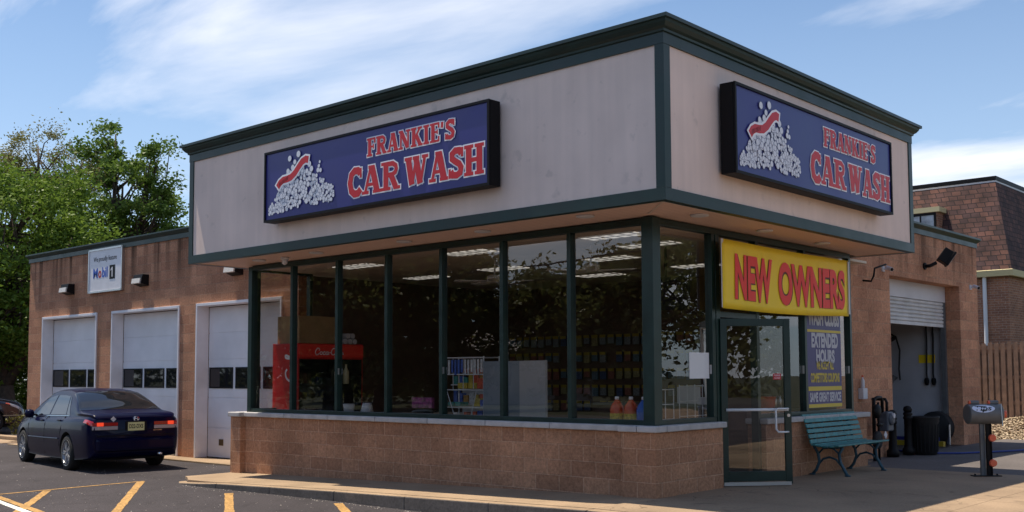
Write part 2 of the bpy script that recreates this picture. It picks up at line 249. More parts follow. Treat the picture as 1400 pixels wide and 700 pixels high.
# ------------------------------------------------------------ mesh helpers
class MB:
    def __init__(s): s.v=[]; s.f=[]
    def add(s,vs,fs):
        n=len(s.v); s.v+= [tuple(map(float,p)) for p in vs]; s.f+=[tuple(i+n for i in f) for f in fs]; return s
    def box(s,x0,x1,y0,y1,z0,z1):
        x0,x1=sorted((x0,x1)); y0,y1=sorted((y0,y1)); z0,z1=sorted((z0,z1))
        return s.add([(x0,y0,z0),(x1,y0,z0),(x1,y1,z0),(x0,y1,z0),(x0,y0,z1),(x1,y0,z1),(x1,y1,z1),(x0,y1,z1)],
            [(0,3,2,1),(4,5,6,7),(0,1,5,4),(1,2,6,5),(2,3,7,6),(3,0,4,7)])
    def obox(s,c,ax,ay,az,hx,hy,hz):
        c=Vector(c); ax,ay,az=[Vector(a).normalized() for a in (ax,ay,az)]
        vs=[c+ax*(hx*i)+ay*(hy*j)+az*(hz*k) for k in(-1,1) for (i,j) in((-1,-1),(1,-1),(1,1),(-1,1))]
        return s.add(vs,[(0,3,2,1),(4,5,6,7),(0,1,5,4),(1,2,6,5),(2,3,7,6),(3,0,4,7)])
    def quad(s,a,b,c,d): return s.add([a,b,c,d],[(0,1,2,3)])
    def cyl(s,p0,p1,r0,r1=None,n=16,cap=True):
        r1=r0 if r1 is None else r1; p0=Vector(p0); p1=Vector(p1); d=(p1-p0).normalized()
        a=d.orthogonal().normalized(); b=d.cross(a)
        vs=[]; 
        for p,r in((p0,r0),(p1,r1)):
            for i in range(n):
                t=2*math.pi*i/n; vs.append(p+a*(r*math.cos(t))+b*(r*math.sin(t)))
        fs=[(i,(i+1)%n,n+(i+1)%n,n+i) for i in range(n)]
        if cap: fs+=[tuple(range(n-1,-1,-1)),tuple(range(n,2*n))]
        return s.add(vs,fs)
    def tube(s,pts,r,n=8,taper=None):
        pts=[Vector(p) for p in pts]; vs=[]; m=len(pts); a=None
        for i,p in enumerate(pts):
            d=(pts[min(i+1,m-1)]-pts[max(i-1,0)]).normalized()
            a=d.orthogonal().normalized() if a is None else (a-d*a.dot(d)).normalized()
            b=d.cross(a); rr=r if taper is None else r+(taper-r)*i/(m-1)
            for k in range(n):
                t=2*math.pi*k/n; vs.append(p+a*(rr*math.cos(t))+b*(rr*math.sin(t)))
        fs=[(i*n+k,i*n+(k+1)%n,(i+1)*n+(k+1)%n,(i+1)*n+k) for i in range(m-1) for k in range(n)]
        fs+=[tuple(range(n-1,-1,-1)),tuple(range((m-1)*n,m*n))]
        return s.add(vs,fs)
    def lathe(s,c,prof,n=24,axis='z',cap=True):
        c=Vector(c); vs=[]
        for (r,h) in prof:
            for k in range(n):
                t=2*math.pi*k/n; u,v_=r*math.cos(t),r*math.sin(t)
                vs.append(c+{'z':Vector((u,v_,h)),'y':Vector((u,h,v_)),'x':Vector((h,u,v_))}[axis])
        m=len(prof); fs=[(i*n+k,i*n+(k+1)%n,(i+1)*n+(k+1)%n,(i+1)*n+k) for i in range(m-1) for k in range(n)]
        if cap: fs+=[tuple(range(n-1,-1,-1)),tuple(range((m-1)*n,m*n))]
        return s.add(vs,fs)
    def build(s,name,m,parent=None,smooth=False,bevel=0,kind=None,label=None,fix=True):
        me=bpy.data.meshes.new(name); 
        off=parent_loc(parent) if parent else Vector((0,0,0))
        me.from_pydata([(p[0]-off.x,p[1]-off.y,p[2]-off.z) for p in s.v],[],s.f)
        if fix:
            bm=bmesh.new(); bm.from_mesh(me); bmesh.ops.recalc_face_normals(bm,faces=bm.faces); bm.to_mesh(me); bm.free()
        if m: me.materials.append(m)
        if smooth: me.polygons.foreach_set('use_smooth',[True]*len(me.polygons))
        o=bpy.data.objects.new(name,me); col.objects.link(o)
        if parent: o.parent=parent
        if bevel:
            b=o.modifiers.new('bevel','BEVEL'); b.width=bevel; b.segments=2; b.limit_method='ANGLE'
        if kind: o['kind']=kind
        if label: o['label']=label
        return o
def parent_loc(p):
    v=Vector((0,0,0))
    while p is not None: v+=p.location; p=p.parent
    return v
def thing(name,label,cat,loc=(0,0,0),group=None,rz=0):
    o=bpy.data.objects.new(name,None); o.empty_display_size=.2; col.objects.link(o); o.location=loc; o.rotation_euler.z=rz
    o['label']=label; o['category']=cat
    if group: o['group']=group
    return o
def tag(o,label,cat,group=None):
    o['label']=label; o['category']=cat
    if group: o['group']=group
    return o
def copy_tree(o,parent=None):
    c=o.copy(); col.objects.link(c); c.parent=parent
    for ch in list(o.children): copy_tree(ch,c)
    return c
def frame_(o):   # orthonormal frame helper
    pass
_tc={}
def text_mesh(s,bold=0,shear=0):
    k=(s,bold,shear)
    if k in _tc: return _tc[k]
    cu=bpy.data.curves.new('t','FONT'); cu.body=s; cu.size=1; cu.offset=bold; cu.shear=shear; cu.extrude=.0; cu.resolution_u=4; cu.fill_mode='BOTH'
    ob=bpy.data.objects.new('t',cu); col.objects.link(ob)
    dg=bpy.context.evaluated_depsgraph_get(); me=ob.evaluated_get(dg).to_mesh()
    vs=[tuple(v.co) for v in me.vertices]; fs=[tuple(p.vertices) for p in me.polygons]
    bpy.data.objects.remove(ob)
    xs=[v[0] for v in vs]; ys=[v[1] for v in vs]
    x0,x1,y0,y1=min(xs),max(xs),min(ys),max(ys)
    vs=[((v[0]-x0)/(x1-x0),(v[1]-y0)/(y1-y0)) for v in vs]
    _tc[k]=(vs,fs); return _tc[k]
def fit_text(mb,s,p0,rt,up,nrm,W,H,bold=0,lift=.002,shear=0,warp=None):
    vs,fs=text_mesh(s,bold,shear); p0=Vector(p0); rt=Vector(rt); up=Vector(up); nrm=Vector(nrm)
    mb.add([p0+rt*(x*W)+up*((y if warp is None else warp(x,y))*H)+nrm*lift for x,y in vs],fs)
# western slab letters as strokes: (thickness, points)
GL={
'C':(.66,[(.2,[(.60,.80),(.5,.92),(.34,.93),(.2,.8),(.14,.5),(.2,.2),(.34,.07),(.5,.08),(.62,.22)]),(.08,[(.62,1.0),(.62,.64)])]),
'A':(.82,[(.10,[(.14,.03),(.38,.97)]),(.22,[(.44,.97),(.66,.03)]),(.09,[(.22,.32),(.6,.32)]),(.09,[(0,.045),(.3,.045)]),(.09,[(.48,.045),(.84,.045)]),(.09,[(.28,.955),(.54,.955)])]),
'R':(.80,[(.2,[(.2,.03),(.2,.97)]),(.09,[(0,.045),(.4,.045)]),(.09,[(0,.955),(.5,.955)]),(.13,[(.3,.93),(.5,.92),(.62,.83),(.64,.72),(.6,.6),(.48,.53),(.28,.53)]),(.19,[(.42,.52),(.62,.06)]),(.09,[(.52,.045),(.8,.045)])]),
'W':(1.1,[(.21,[(.17,.97),(.34,.03)]),(.10,[(.36,.05),(.54,.97)]),(.21,[(.52,.97),(.72,.03)]),(.10,[(.74,.05),(.93,.97)]),(.09,[(0,.955),(.34,.955)]),(.09,[(.38,.955),(.68,.955)]),(.09,[(.8,.955),(1.08,.955)])]),
'S':(.66,[(.17,[(.56,.78),(.48,.91),(.3,.92),(.17,.82),(.17,.66),(.32,.55),(.48,.45),(.56,.32),(.52,.15),(.38,.08),(.2,.1),(.12,.24)]),(.08,[(.6,1.0),(.6,.68)]),(.08,[(.07,.32),(.07,0)])]),
'H':(.84,[(.2,[(.2,.03),(.2,.97)]),(.2,[(.64,.03),(.64,.97)]),(.11,[(.25,.5),(.6,.5)])]+[(.09,[(a,y),(a+.38,y)]) for a in(0.01,.45) for y in(.045,.955)]),
'F':(.66,[(.2,[(.2,.03),(.2,.97)]),(.09,[(0,.045),(.4,.045)]),(.09,[(0,.955),(.62,.955)]),(.08,[(.3,.52),(.5,.52)]),(.09,[(.6,.99),(.6,.7)]),(.07,[(.5,.66),(.5,.38)])]),
'N':(.84,[(.10,[(.15,.03),(.15,.97)]),(.10,[(.68,.03),(.68,.97)]),(.2,[(.18,.95),(.64,.05)]),(.09,[(0,.045),(.3,.045)]),(.09,[(0,.955),(.26,.955)]),(.09,[(.53,.955),(.83,.955)])]),
'K':(.84,[(.2,[(.2,.03),(.2,.97)]),(.09,[(0,.045),(.4,.045)]),(.09,[(0,.955),(.4,.955)]),(.10,[(.28,.42),(.62,.93)]),(.19,[(.4,.56),(.66,.05)]),(.09,[(.48,.955),(.78,.955)]),(.09,[(.52,.045),(.84,.045)])]),
'I':(.42,[(.2,[(.2,.03),(.2,.97)]),(.09,[(0,.045),(.4,.045)]),(.09,[(0,.955),(.4,.955)])]),
'E':(.68,[(.2,[(.2,.03),(.2,.97)]),(.09,[(0,.045),(.62,.045)]),(.09,[(0,.955),(.62,.955)]),(.08,[(.3,.52),(.5,.52)]),(.09,[(.6,.99),(.6,.72)]),(.09,[(.6,.01),(.6,.28)]),(.07,[(.5,.64),(.5,.4)])]),
"'":(.24,[(.13,[(.12,.98),(.09,.68)])]),
' ':(.38,[]),
}
def stroke_poly(pts,th,ext):
    P=[Vector(p) for p in pts]; h=th/2+ext
    if ext:
        d0=(P[0]-P[1]).normalized(); d1=(P[-1]-P[-2]).normalized(); P[0]=P[0]+d0*ext; P[-1]=P[-1]+d1*ext
    Lf=[];Rt=[]
    for i,p in enumerate(P):
        if i==0: t=(P[1]-P[0]).normalized(); n=Vector((-t.y,t.x)); k=1
        elif i==len(P)-1: t=(P[-1]-P[-2]).normalized(); n=Vector((-t.y,t.x)); k=1
        else:
            a=(P[i]-P[i-1]).normalized(); b=(P[i+1]-P[i]).normalized(); t=(a+b).normalized(); n=Vector((-t.y,t.x)); k=1/max(.5,n.dot(Vector((-a.y,a.x))))
        Lf.append(p+n*h*k); Rt.append(p-n*h*k)
    return Lf,Rt
def word(s,gap=.05):
    x=0; out=[]
    for ch in s:
        wd,st=GL[ch]
        for th,pts in st: out.append((th,[(px+x,py) for px,py in pts]))
        x+=wd+gap
    return x-gap,out
def draw_word(mb,s,p0,rt,up,nrm,W,H,ext,lift,scalef=None,gap=.05):
    wd,st=word(s,gap); sx=W/wd; p0=Vector(p0); rt=Vector(rt); up=Vector(up); nrm=Vector(nrm)
    for i,(th,pts) in enumerate(st):
        asp=sx/H
        q=[(a*asp,b) for a,b in pts]; q=[(a,b) for a,b in q]
        Lf,Rt=stroke_poly(q,th*min(1.32,asp*1.32),ext)
        l=lift+.00012*i
        f=lambda v: p0+rt*(v.x*H)+up*((v.y if scalef is None else scalef(v.x*H/W,v.y))*H)+nrm*l
        for j in range(len(Lf)-1):
            mb.quad(f(Rt[j]),f(Rt[j+1]),f(Lf[j+1]),f(Lf[j]))
def disc(mb,c,rt,up,r,n=12,ry=None):
    c=Vector(c); rt=Vector(rt); up=Vector(up); ry=ry or r
    mb.add([c+rt*(r*math.cos(2*math.pi*k/n))+up*(ry*math.sin(2*math.pi*k/n)) for k in range(n)],[tuple(range(n))])

# ------------------------------------------------------------ ground, paving
def struct(mb,name,m,**k): return mb.build(name,m,kind='structure',**k)
mb=MB(); mb.quad((-900,-900,-.34),(900,-900,-.34),(900,900,-.34),(-900,900,-.34)); struct(mb,'ground',M['grass'])
mb=MB(); mb.quad((-33,-15,-.24),(60,-15,-.24),(60,14.9,-.24),(-33,14.9,-.24)); struct(mb,'parking_lot',M['asphalt'])
mb=MB(); mb.quad((-200,-26,-.30),(200,-26,-.30),(200,-15.3,-.30),(-200,-15.3,-.30)); struct(mb,'road',M['road'])
def zs(x): return -.2*max(0,min(1,-x/9.0))
XS=[-8.85,-8.3,-7.7,-7.2,-5.9,-4.45,-3.0,-1.5,0.0]
def yf(x): return float(np.interp(x,[-8.95,-8.5,-7.9,-7.2,-5,0,16],[-1.05,-1.42,-1.5,-1.46,-1.34,-1.36,-1.38]))
mb=MB(); cb=MB()
def prism(mb,x0,x1,a0,a1,b0,b1,z0,z1,bot=-.3):
    mb.add([(x0,a0,bot),(x1,a1,bot),(x1,b1,bot),(x0,b0,bot),(x0,a0,z0),(x1,a1,z1),(x1,b1,z1),(x0,b0,z0)],[(0,3,2,1),(4,5,6,7),(0,1,5,4),(1,2,6,5),(2,3,7,6),(3,0,4,7)])
def nose(x): return zs(x)-.05*max(0,min(1,(-x-7.2)/1.6))
xs=[-9.05]+XS
for i in range(len(xs)-1):
    x0,x1=xs[i],xs[i+1]; g=.004 if x1 in(-7.2,-5.9,-4.45,-3.0,-1.5,0.0) else 0
    prism(mb,x0,x1-g,yf(x0)+.165,yf(x1-g)+.165,.3,.3,zs(x0),zs(x1))
for i in range(len(XS)-1):
    x0,x1=XS[i],XS[i+1]; g=.012 if x1 in(-4.45,0.0,-7.2) else 0
    prism(cb,x0,x1-g,yf(x0),yf(x1-g),yf(x0)+.158,yf(x1-g)+.158,nose(x0)-.002,nose(x1)-.002)
struct(mb,'sidewalk',M['concrete'])
xx=[0.0,3.1,6.2,9.3,12.4,16]
for a,b in zip(xx[:-1],xx[1:]): prism(cb,a,b-.012,yf(a),yf(b),yf(a)+.158,yf(b)+.158,-.002,-.002)
o=struct(cb,'curb',M['curb'],bevel=.015)
o.data.materials.append(M['concrete'])
for p in o.data.polygons:
    if p.normal.z>.8: p.material_index=1
mb=MB()
ys=[-1.2,.45,2.3,4.1,5.88]
for a,b in zip(xx[:-1],xx[1:]):
    for i,(c,d) in enumerate(zip(ys[:-1],ys[1:])):
        mb.box(a,b-.006,c if i else c,d-.006,-.3,0)
for a,b in ((-.6,-.006),): mb.box(a,b,.3,6.2,-.3,0.0)
struct(mb,'concrete_apron',M['apron'])
mb=MB(); mb.box(-.6,16,5.9,14.9,-.3,-.012); struct(mb,'driveway',M['drive'])
mb=MB(); mb.box(-9,-.61,8.3,12.5,-.3,-.008); struct(mb,'bay_floor',M['wet'])
mb=MB(); mb.box(-20.75,-9.1,1.02,1.75,-.3,-.205); struct(mb,'garage_threshold',M['concrete'],bevel=.01)
mb=MB(); mb.box(-45,-21.5,1.9,2.15,-.3,-.12); mb.box(-45,-21.5,1.2,1.88,-.3,-.22);struct(mb,'kerb_island',M['concrete'],bevel=.02)
mb=MB(); r_=random.Random(9)
for k in range(900):
    if k<600: x=r_.uniform(-16,-2); y=r_.uniform(-6,-1.7 if x>-9 else 1); z=-.238
    else: x=r_.uniform(-8,1); y=yf(x)-abs(r_.gauss(0,.10))-.02; z=-.238
    q=r_.uniform(.004,.014); a=r_.uniform(0,6.3); mb.add([(x+q*math.cos(a+j*2.1),y+q*math.sin(a+j*2.1),z) for j in range(3)]+[(x,y,z+q*.8)],[(0,1,3),(1,2,3),(2,0,3)])
o=mb.build('grit',mat('pale_grit',(.34,.30,.26),.9,noise=(3,.7)),fix=False); o['kind']='stuff'
# yellow and white lines on the asphalt
def stripe(mb,p,q,w_,z=-.236,z1=None):
    p=Vector((*p,0)); q=Vector((*q,0)); d=(q-p).normalized(); n=Vector((-d.y,d.x,0))*w_/2
    L_=(q-p).length; k=max(2,int(L_/.25)); r=random.Random(int(p.x*97))
    pts=[p+(q-p)*i/k for i in range(k+1)]
    for i in range(k):
        a=1+r.uniform(-.12,.05); b=a
        mb.quad(*[(v.x,v.y,z) for v in (pts[i]-n*a,pts[i+1]-n*b,pts[i+1]+n*b,pts[i]+n*a)])
mb=MB()
stripe(mb,(-9.12,-1.66),(-4.6,-4.6),.125); stripe(mb,(-8.95,-3.30),(-6.3,-4.95),.125,z=-.2357)
stripe(mb,(-6.45,-1.72),(-3.4,-3.7),.125); stripe(mb,(-4.2,-1.47),(-1.5,-3.2),.125)
stripe(mb,(-9.15,-1.58),(-8.98,-4.05),.07,z=-.2354)
struct(mb,'yellow_parking_lines',M['yellowpaint'])
mb=MB(); stripe(mb,(-9.6,-4.0),(-5.4,-4.72),.11,z=-.2352); struct(mb,'yellow_edge_line',M['yellowpaint'])
mb=MB(); stripe(mb,(-9.6,-4.13),(-5.4,-4.85),.10,z=-.2350); struct(mb,'white_edge_line',M['whitepaint'])

# ------------------------------------------------------------ the car wash building
B=thing('car_wash_building','single storey block and glass car wash with projecting stucco fascia and green trim','building',(-9,3,0))
def P(mb,name,m,**k): return mb.build(name,m,B if 'parent' not in k else k.pop('parent'),**k)
def wallX(mb,y0,y1,x0,x1,z0,z1,ops):   # wall running along X, ops: (a,b,ztop[,zbot])
    x=x0
    for a,b,zt in sorted(ops):
        mb.box(x,a,y0,y1,z0,z1); mb.box(a,b,y0,y1,zt,z1); x=b
    mb.box(x,x1,y0,y1,z0,z1)
DO=[(-19.93,-17.02),(-16.30,-13.32),(-12.65,-9.62)]
mb=MB(); wallX(mb,1.5,1.74,-20.75,-9.12,-.25,4.52,[(a,b,3.04) for a,b in DO])
mb.box(-20.75,-20.5,1.742,9,-.25,4.52)
P(mb,'garage_wall',M['block'])
mb=MB(); mb.box(-20.5,-9.0,1.745,9,4.3,4.5); mb.box(-9.0,-.62,1.745,13.38,4.2,4.3); P(mb,'flat_roof',M['roof'])
mb=MB(); mb.box(-20.74,-9.3,8.8,9.0,-.25,4.5); mb.box(-9.3,-9.1,1.75,13.4,-.25,4.3);mb.box(-9.1,-.6,13.1,13.4,-.25,4.24); P(mb,'rear_wall',M['block'])
def sweep(mb,path,prof,closed=False):
    n=len(path); rows=[]
    for i,p in enumerate(path):
        p=Vector(p)
        def nn(a,b): d=(Vector(b)-Vector(a)).normalized(); return Vector((d.y,-d.x))
        if closed or 0<i<n-1: n0=nn(path[i-1],path[i]); n1=nn(path[i],path[(i+1)%n]); m=(n0+n1).normalized(); m=m/max(.3,m.dot(n0))
        elif i==0: m=nn(path[0],path[1])
        else: m=nn(path[-2],path[-1])
        rows.append([(p.x+m.x*o_,p.y+m.y*o_,z) for o_,z in prof])
    k=len(prof); base=len(mb.v); mb.v+= [q for r_ in rows for q in r_]
    for i in range(n if closed else n-1):
        j=(i+1)%n
        for a in range(k):
            b=(a+1)%k; mb.f.append((base+i*k+a,base+j*k+a,base+j*k+b,base+i*k+b))
    if not closed:
        mb.f.append(tuple(base+a for a in range(k))); mb.f.append(tuple(base+(n-1)*k+a for a in range(k-1,-1,-1)))
mb=MB(); sweep(mb,[(-20.75,9),(-20.75,1.5),(-9.12,1.5)],[(-.1,4.5),(.03,4.5),(.03,4.6),(.07,4.64),(.10,4.68),(.10,4.71),(-.1,4.71)]); P(mb,'garage_roof_trim',M['green'])
for (a,b) in DO:
    mb=MB(); mb.box(a,a+.05,1.47,1.76,-.2,3.04); mb.box(b-.05,b,1.47,1.76,-.2,3.04); mb.box(a+.05,b-.05,1.47,1.76,2.98,3.04)
    P(mb,'door_casing',M['white'],bevel=.004)
    d=MB(); H=[-.19,.43,1.06,1.86,2.42,2.975]
    for z0,z1 in zip(H[:-1],H[1:]):
        d.box(a+.055,b-.055,1.765,1.80,z0,z1-.012)
    d.box(a+.055,b-.055,1.775,1.79,-.19,2.97)
    dr=P(d,'garage_door',M['door_white'],bevel=.004)
    p=(b-a-.11)/3
    for i in range(3):
        x0=a+.055+i*p+.05; x1=a+.055+(i+1)*p-.05
        f=MB(); f.box(x0,x1,1.748,1.7655,1.25,1.28); f.box(x0,x1,1.748,1.7655,1.66,1.69); f.box(x0,x0+.035,1.748,1.7655,1.28,1.66); f.box(x1-.035,x1,1.748,1.7655,1.28,1.66)
        wn=f.build('door_window',M['black'],dr)
        g=MB(); g.box(x0+.035,x1-.035,1.756,1.7645,1.28,1.66); g.build('pane',M['carglass'],wn) if False else g.build('pane',M['carglass'],dr)
    rb=MB(); rb.box(a+.055,b-.055,1.76,1.80,-.203,-.188); rb.build('weather_strip',M['rubber'],dr)
mb=MB(); mb.box(-12.15,-12.0,1.752,1.766,.06,.19); P(mb,'door_vent',mat('rusty_vent',(.10,.06,.02),.8))

# low wall, sill
mb=MB()
mb.box(-9.05,-8.75,0,.42,-.28,.79); mb.box(-8.75,-.5,.1,.4,-.28,.789); mb.box(-.5,0,0,.45,-.28,.79)
mb.box(-.32,-.03,.45,1.62,-.28,.789); mb.box(-.32,-.03,2.78,6.15,-.28,.789); mb.box(-.6,-.322,5.86,6.15,-.28,.788)
mb.box(-9.05,-8.8,.42,1.49,-.28,.788)
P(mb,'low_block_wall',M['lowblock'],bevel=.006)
def capseg(a,b,y0,y1,n,alongx=True,z=.79):
    L_=(b-a)/n
    for i in range(n):
        p,q=a+i*L_+.004,a+(i+1)*L_-.004
        mb=MB()
        if alongx: mb.box(p,q,y0,y1,z,z+.078)
        else: mb.box(y0,y1,p,q,z,z+.078)
        P(mb,'sill_stone',M['sill'],bevel=.014)
capseg(-9.09,-8.72,-.045,.44,1); capseg(-8.72,-.54,.045,.42,7); capseg(-.54,.045,-.045,.2,2)
capseg(.2,.48,-.5,.045,1,False); capseg(.48,1.66,-.34,.02,1,False); capseg(2.74,6.2,-.34,.02,3,False)
capseg(.445,1.48,-9.09,-8.76,1,False)

# storefront frame and glass
FY0,FY1=.14,.25
xm=[-.226-1.211*i for i in range(0,8)]
mb=MB()
for i in range(1,7): mb.box(xm[i]-.032,xm[i]+.032,FY0,FY1,.93,3.37)
mb.box(xm[7]-.06,xm[7]+.05,FY0,FY1+.02,.868,3.44)
mb.box(xm[7]+.05,-.242,FY0+.004,FY1-.004,.868,.93); mb.box(xm[7]+.05,-.242,FY0+.004,FY1-.004,3.37,3.452)
mb.box(-.24,-.07,.1,.27,.868,3.452)
SX0,SX1=-.21,-.1
def vs(y,w_=.07,z0=.93,z1=3.37): mb.box(SX0,SX1,y,y+w_,z0,z1)
mb.box(SX0+.004,SX1-.004,.272,1.60,.868,.93); mb.box(SX0+.004,SX1-.004,.272,5.83,3.37,3.452)
vs(1.52,.08); vs(1.62,.10,0.0); vs(2.70,.08,0.0); vs(4.17,.07); vs(5.76,.07,.868)
mb.box(SX0+.004,SX1-.004,2.782,5.758,.868,.93); mb.box(SX0+.006,SX1-.006,1.722,2.698,2.26,2.34)
# left return of the glazed corner
for y in (.27,1.42): mb.box(xm[7]-.06,xm[7]+.05,y,y+.06,.868,3.44)
mb.box(xm[7]-.05,xm[7]+.04,.331,1.419,.868,.93); mb.box(xm[7]-.05,xm[7]+.04,.331,1.419,3.36,3.44)
P(mb,'storefront_frame',M['frame_green'],bevel=.004)
gy=.2
for i in range(7):
    a=xm[i]-.032 if i else -.242; b=xm[i+1]+(.032 if i<6 else .05)
    mb=MB(); mb.quad((a,gy,.93),(b,gy,.93),(b,gy,3.37),(a,gy,3.37)); P(mb,'window_pane',M['glass'])
for a,b,z0 in ((.272,1.52,.93),(1.722,2.70,2.34),(2.78,4.17,.93),(4.24,5.76,.93)):
    mb=MB(); mb.quad((-.155,a,z0),(-.155,b,z0),(-.155,b,3.37),(-.155,a,3.37)); P(mb,'window_pane',M['glass'])
mb=MB(); mb.quad((xm[7],.33,.93),(xm[7],1.42,.93),(xm[7],1.42,3.36),(xm[7],.33,3.36)); P(mb,'window_pane',M['glass'])
# small metal bars added to stand in for highlights on the mullions
for i in (3,5): mb=MB(); mb.box(xm[i]+.033,xm[i]+.040,FY0+.01,FY0+.04,1.52,1.62); P(mb,'mullion_highlight',M['alu'])
for y in (1.52,4.17,5.76): mb=MB(); mb.box(SX1-.05,SX1-.02,y-.008,y-.001,1.5,1.62); P(mb,'mullion_highlight',M['alu'])

# entrance door, swung open
D=Vector((-.10,1.70,0)); ang=math.atan2(.66,.66*1.02); dv=Vector((math.sin(R(41)),math.cos(R(41)),0)); dn=Vector((dv.y,-dv.x,0))
def db(mb,s0,s1,z0,z1,t=.022,off=0):
    c=D+dv*((s0+s1)/2)+dn*off+Vector((0,0,(z0+z1)/2)); mb.obox(c,dv,dn,(0,0,1),(s1-s0)/2,t,(z1-z0)/2)
mb=MB(); W_=.97
db(mb,0,.09,.03,2.24); db(mb,W_-.09,W_,.03,2.24); db(mb,.09,W_-.09,.07,.2,.02); db(mb,.09,W_-.09,2.14,2.24,.02)
door=P(mb,'entrance_door',M['frame_green'],bevel=.003)
mb=MB(); a=D+dv*.09; b=D+dv*(W_-.09); mb.quad((a.x,a.y,.2),(b.x,b.y,.2),(b.x,b.y,2.14),(a.x,a.y,2.14)); mb.build('door_glass',M['glass'],door)
mb=MB(); db(mb,.06,W_-.05,1.0,1.035,.012,-.05); db(mb,.06,W_-.05,1.0,1.035,.012,.03); 
q=lambda s,z,off: D+dv*s+dn*off+Vector((0,0,z))
mb.tube([q(W_-.045,1.03,.02),q(W_-.10,1.03,.07),q(W_-.22,1.03,.08),q(W_-.24,1.0,.08),q(W_-.24,.76,.08),q(W_-.21,.72,.08),q(W_-.1,.72,.07),q(W_-.045,.72,.02)],.013,8)
mb.build('door_handle',M['plastic_white'],door,smooth=True)
mb=MB(); db(mb,.02,W_-.02,.012,.06,.026); mb.build('kick_plate',M['alu'],door)
mb=MB(); mb.cyl(q(W_-.045,.94,.02),q(W_-.045,.94,.034),.022); mb.build('lock_cylinder',M['alu'],door)
mb=MB(); db(mb,W_-.24,W_-.13,1.42,1.50,.001,.004); mb.build('red_door_sticker',M['red'],door)
mb=MB(); fit_text(mb,'PLEASE',q(W_-.225,1.465,.006),dv,(0,0,1),dn,.08,.022); fit_text(mb,'CLOSED',q(W_-.225,1.43,.006),dv,(0,0,1),dn,.08,.022); mb.build('sticker_writing',M['signwhite'],door,fix=False)

# fascia
F0,F1,G0,G1=-9.19,.734,-.81,6.43; ZB,ZT=3.454,5.40
mb=MB(); mb.box(F0+.02,F1-.02,G0+.02,G0+.12,ZB+.03,ZT); mb.box(F1-.12,F1-.02,G0+.12,G1-.02,ZB+.03,ZT); mb.box(F0+.02,F0+.12,G0+.12,G1-.02,ZB+.03,ZT); mb.box(F0+.12,F1-.12,G1-.12,G1-.02,ZB+.03,ZT)
P(mb,'stucco_fascia',M['stucco'])
mb=MB(); ring=[(F0,G0),(F1,G0),(F1,G1),(F0,G1)]
sweep(mb,ring,[(-.1,ZB),(0,ZB),(0,ZB+.145),(-.1,ZB+.145)],True)
for x,y in ((F0,G0),(F1,G0),(F1,G1),(F0,G1)):
    sx=1 if x==F0 else -1; sy=1 if y==G0 else -1
    mb.box(x+sx*.001,x+sx*.125,y+sy*.001,y+sy*.135,ZB+.145,5.26)
P(mb,'fascia_trim',M['green'],bevel=.004)
mb=MB(); sweep(mb,ring,[(-.1,5.25),(.004,5.25),(.004,5.375),(.025,5.385),(.03,5.41),(.06,5.43),(.09,5.47),(.10,5.50),(.131,5.505),(.131,5.547),(-.1,5.56)],True)
P(mb,'cornice',M['green'])
mb=MB(); mb.box(F0+.1,F1-.1,G0+.1,G1-.1,5.3,5.38); P(mb,'fascia_roof',M['roof'])
mb=MB(); z=ZB+.012
mb.box(F0+.1,F1-.1,G0+.1,FY1,z,z+.02); mb.box(SX0,F1-.1,FY1,G1-.1,z,z+.02); mb.box(F0+.1,xm[7]-.0,FY1,1.5,z,z+.02)
P(mb,'soffit',M['soffit'])
mb=MB(); sweep(mb,[(F0+.1,G0+.1),(F1-.1,G0+.1),(F1-.1,G1-.1),(F0+.1,G1-.1)],[(-.03,ZB+.002),(0,ZB+.002),(0,ZB+.0115),(-.03,ZB+.0115)],True)
mb.obox((.31,-.37,ZB+.008),(1,-1,0),(1,1,0),(0,0,1),.50,.012,.004)
P(mb,'soffit_edge_strip',mat('soffit_edge',(.62,.48,.40),.5))
for x,y in [(-.71,-.42),(.36,.5),(-4.17,-.3),(-2.58,-.3),(.26,2.32),(-6.22,-.32),(.2,4.2),(-7.8,-.3)]:
    mb=MB(); mb.lathe((x,y,0),[(.115,ZB+.011),(.115,ZB-.006),(.085,ZB-.012),(.05,ZB-.006)],20); P(mb,'soffit_downlight',M['offwhite'],smooth=True)

# wash bay
mb=MB(); Y0,Y1=5.9,13.4
mb.box(-.9,-.6,5.9,8.62,-.02,4.26); mb.box(-.9,-.6,8.62,12.29,3.33,4.26); mb.box(-.9,-.6,12.29,13.098,-.02,4.26)
P(mb,'bay_wall',M['block'])
mb=MB(); sweep(mb,[(-.6,6.3),(-.6,13.4),(-9,13.4)],[(-.1,4.24),(.02,4.24),(.02,4.34),(.05,4.37),(.09,4.41),(.09,4.45),(-.1,4.45)]); P(mb,'bay_roof_trim',M['green'])
mb=MB(); mb.box(-1.0,-.905,8.55,12.35,3.0,3.34); P(mb,'bay_door_header',M['offwhite'])
mb=MB()
for i in range(6):
    z=3.0-.077*(i+1); mb.add([(-.95,8.6,z+.002),(-.95,12.3,z+.002),(-.925,12.3,z+.02),(-.925,8.6,z+.02),(-.925,8.6,z+.060),(-.925,12.3,z+.060),(-.95,12.3,z+.075),(-.95,8.6,z+.075)],[(0,1,2,3),(3,2,5,4),(4,5,6,7)])
mb.box(-.97,-.955,8.6,12.3,2.54,3.0); mb.box(-.985,-.93,8.6,12.3,2.47,2.535)
P(mb,'roll_up_door',M['dirtywhite'])
for a_,b_ in ((12.22,12.285),(8.625,8.69)): mb=MB(); mb.box(-1.0,-.903,a_,b_,-.01,3.0); P(mb,'door_track',M['steelgrey'])
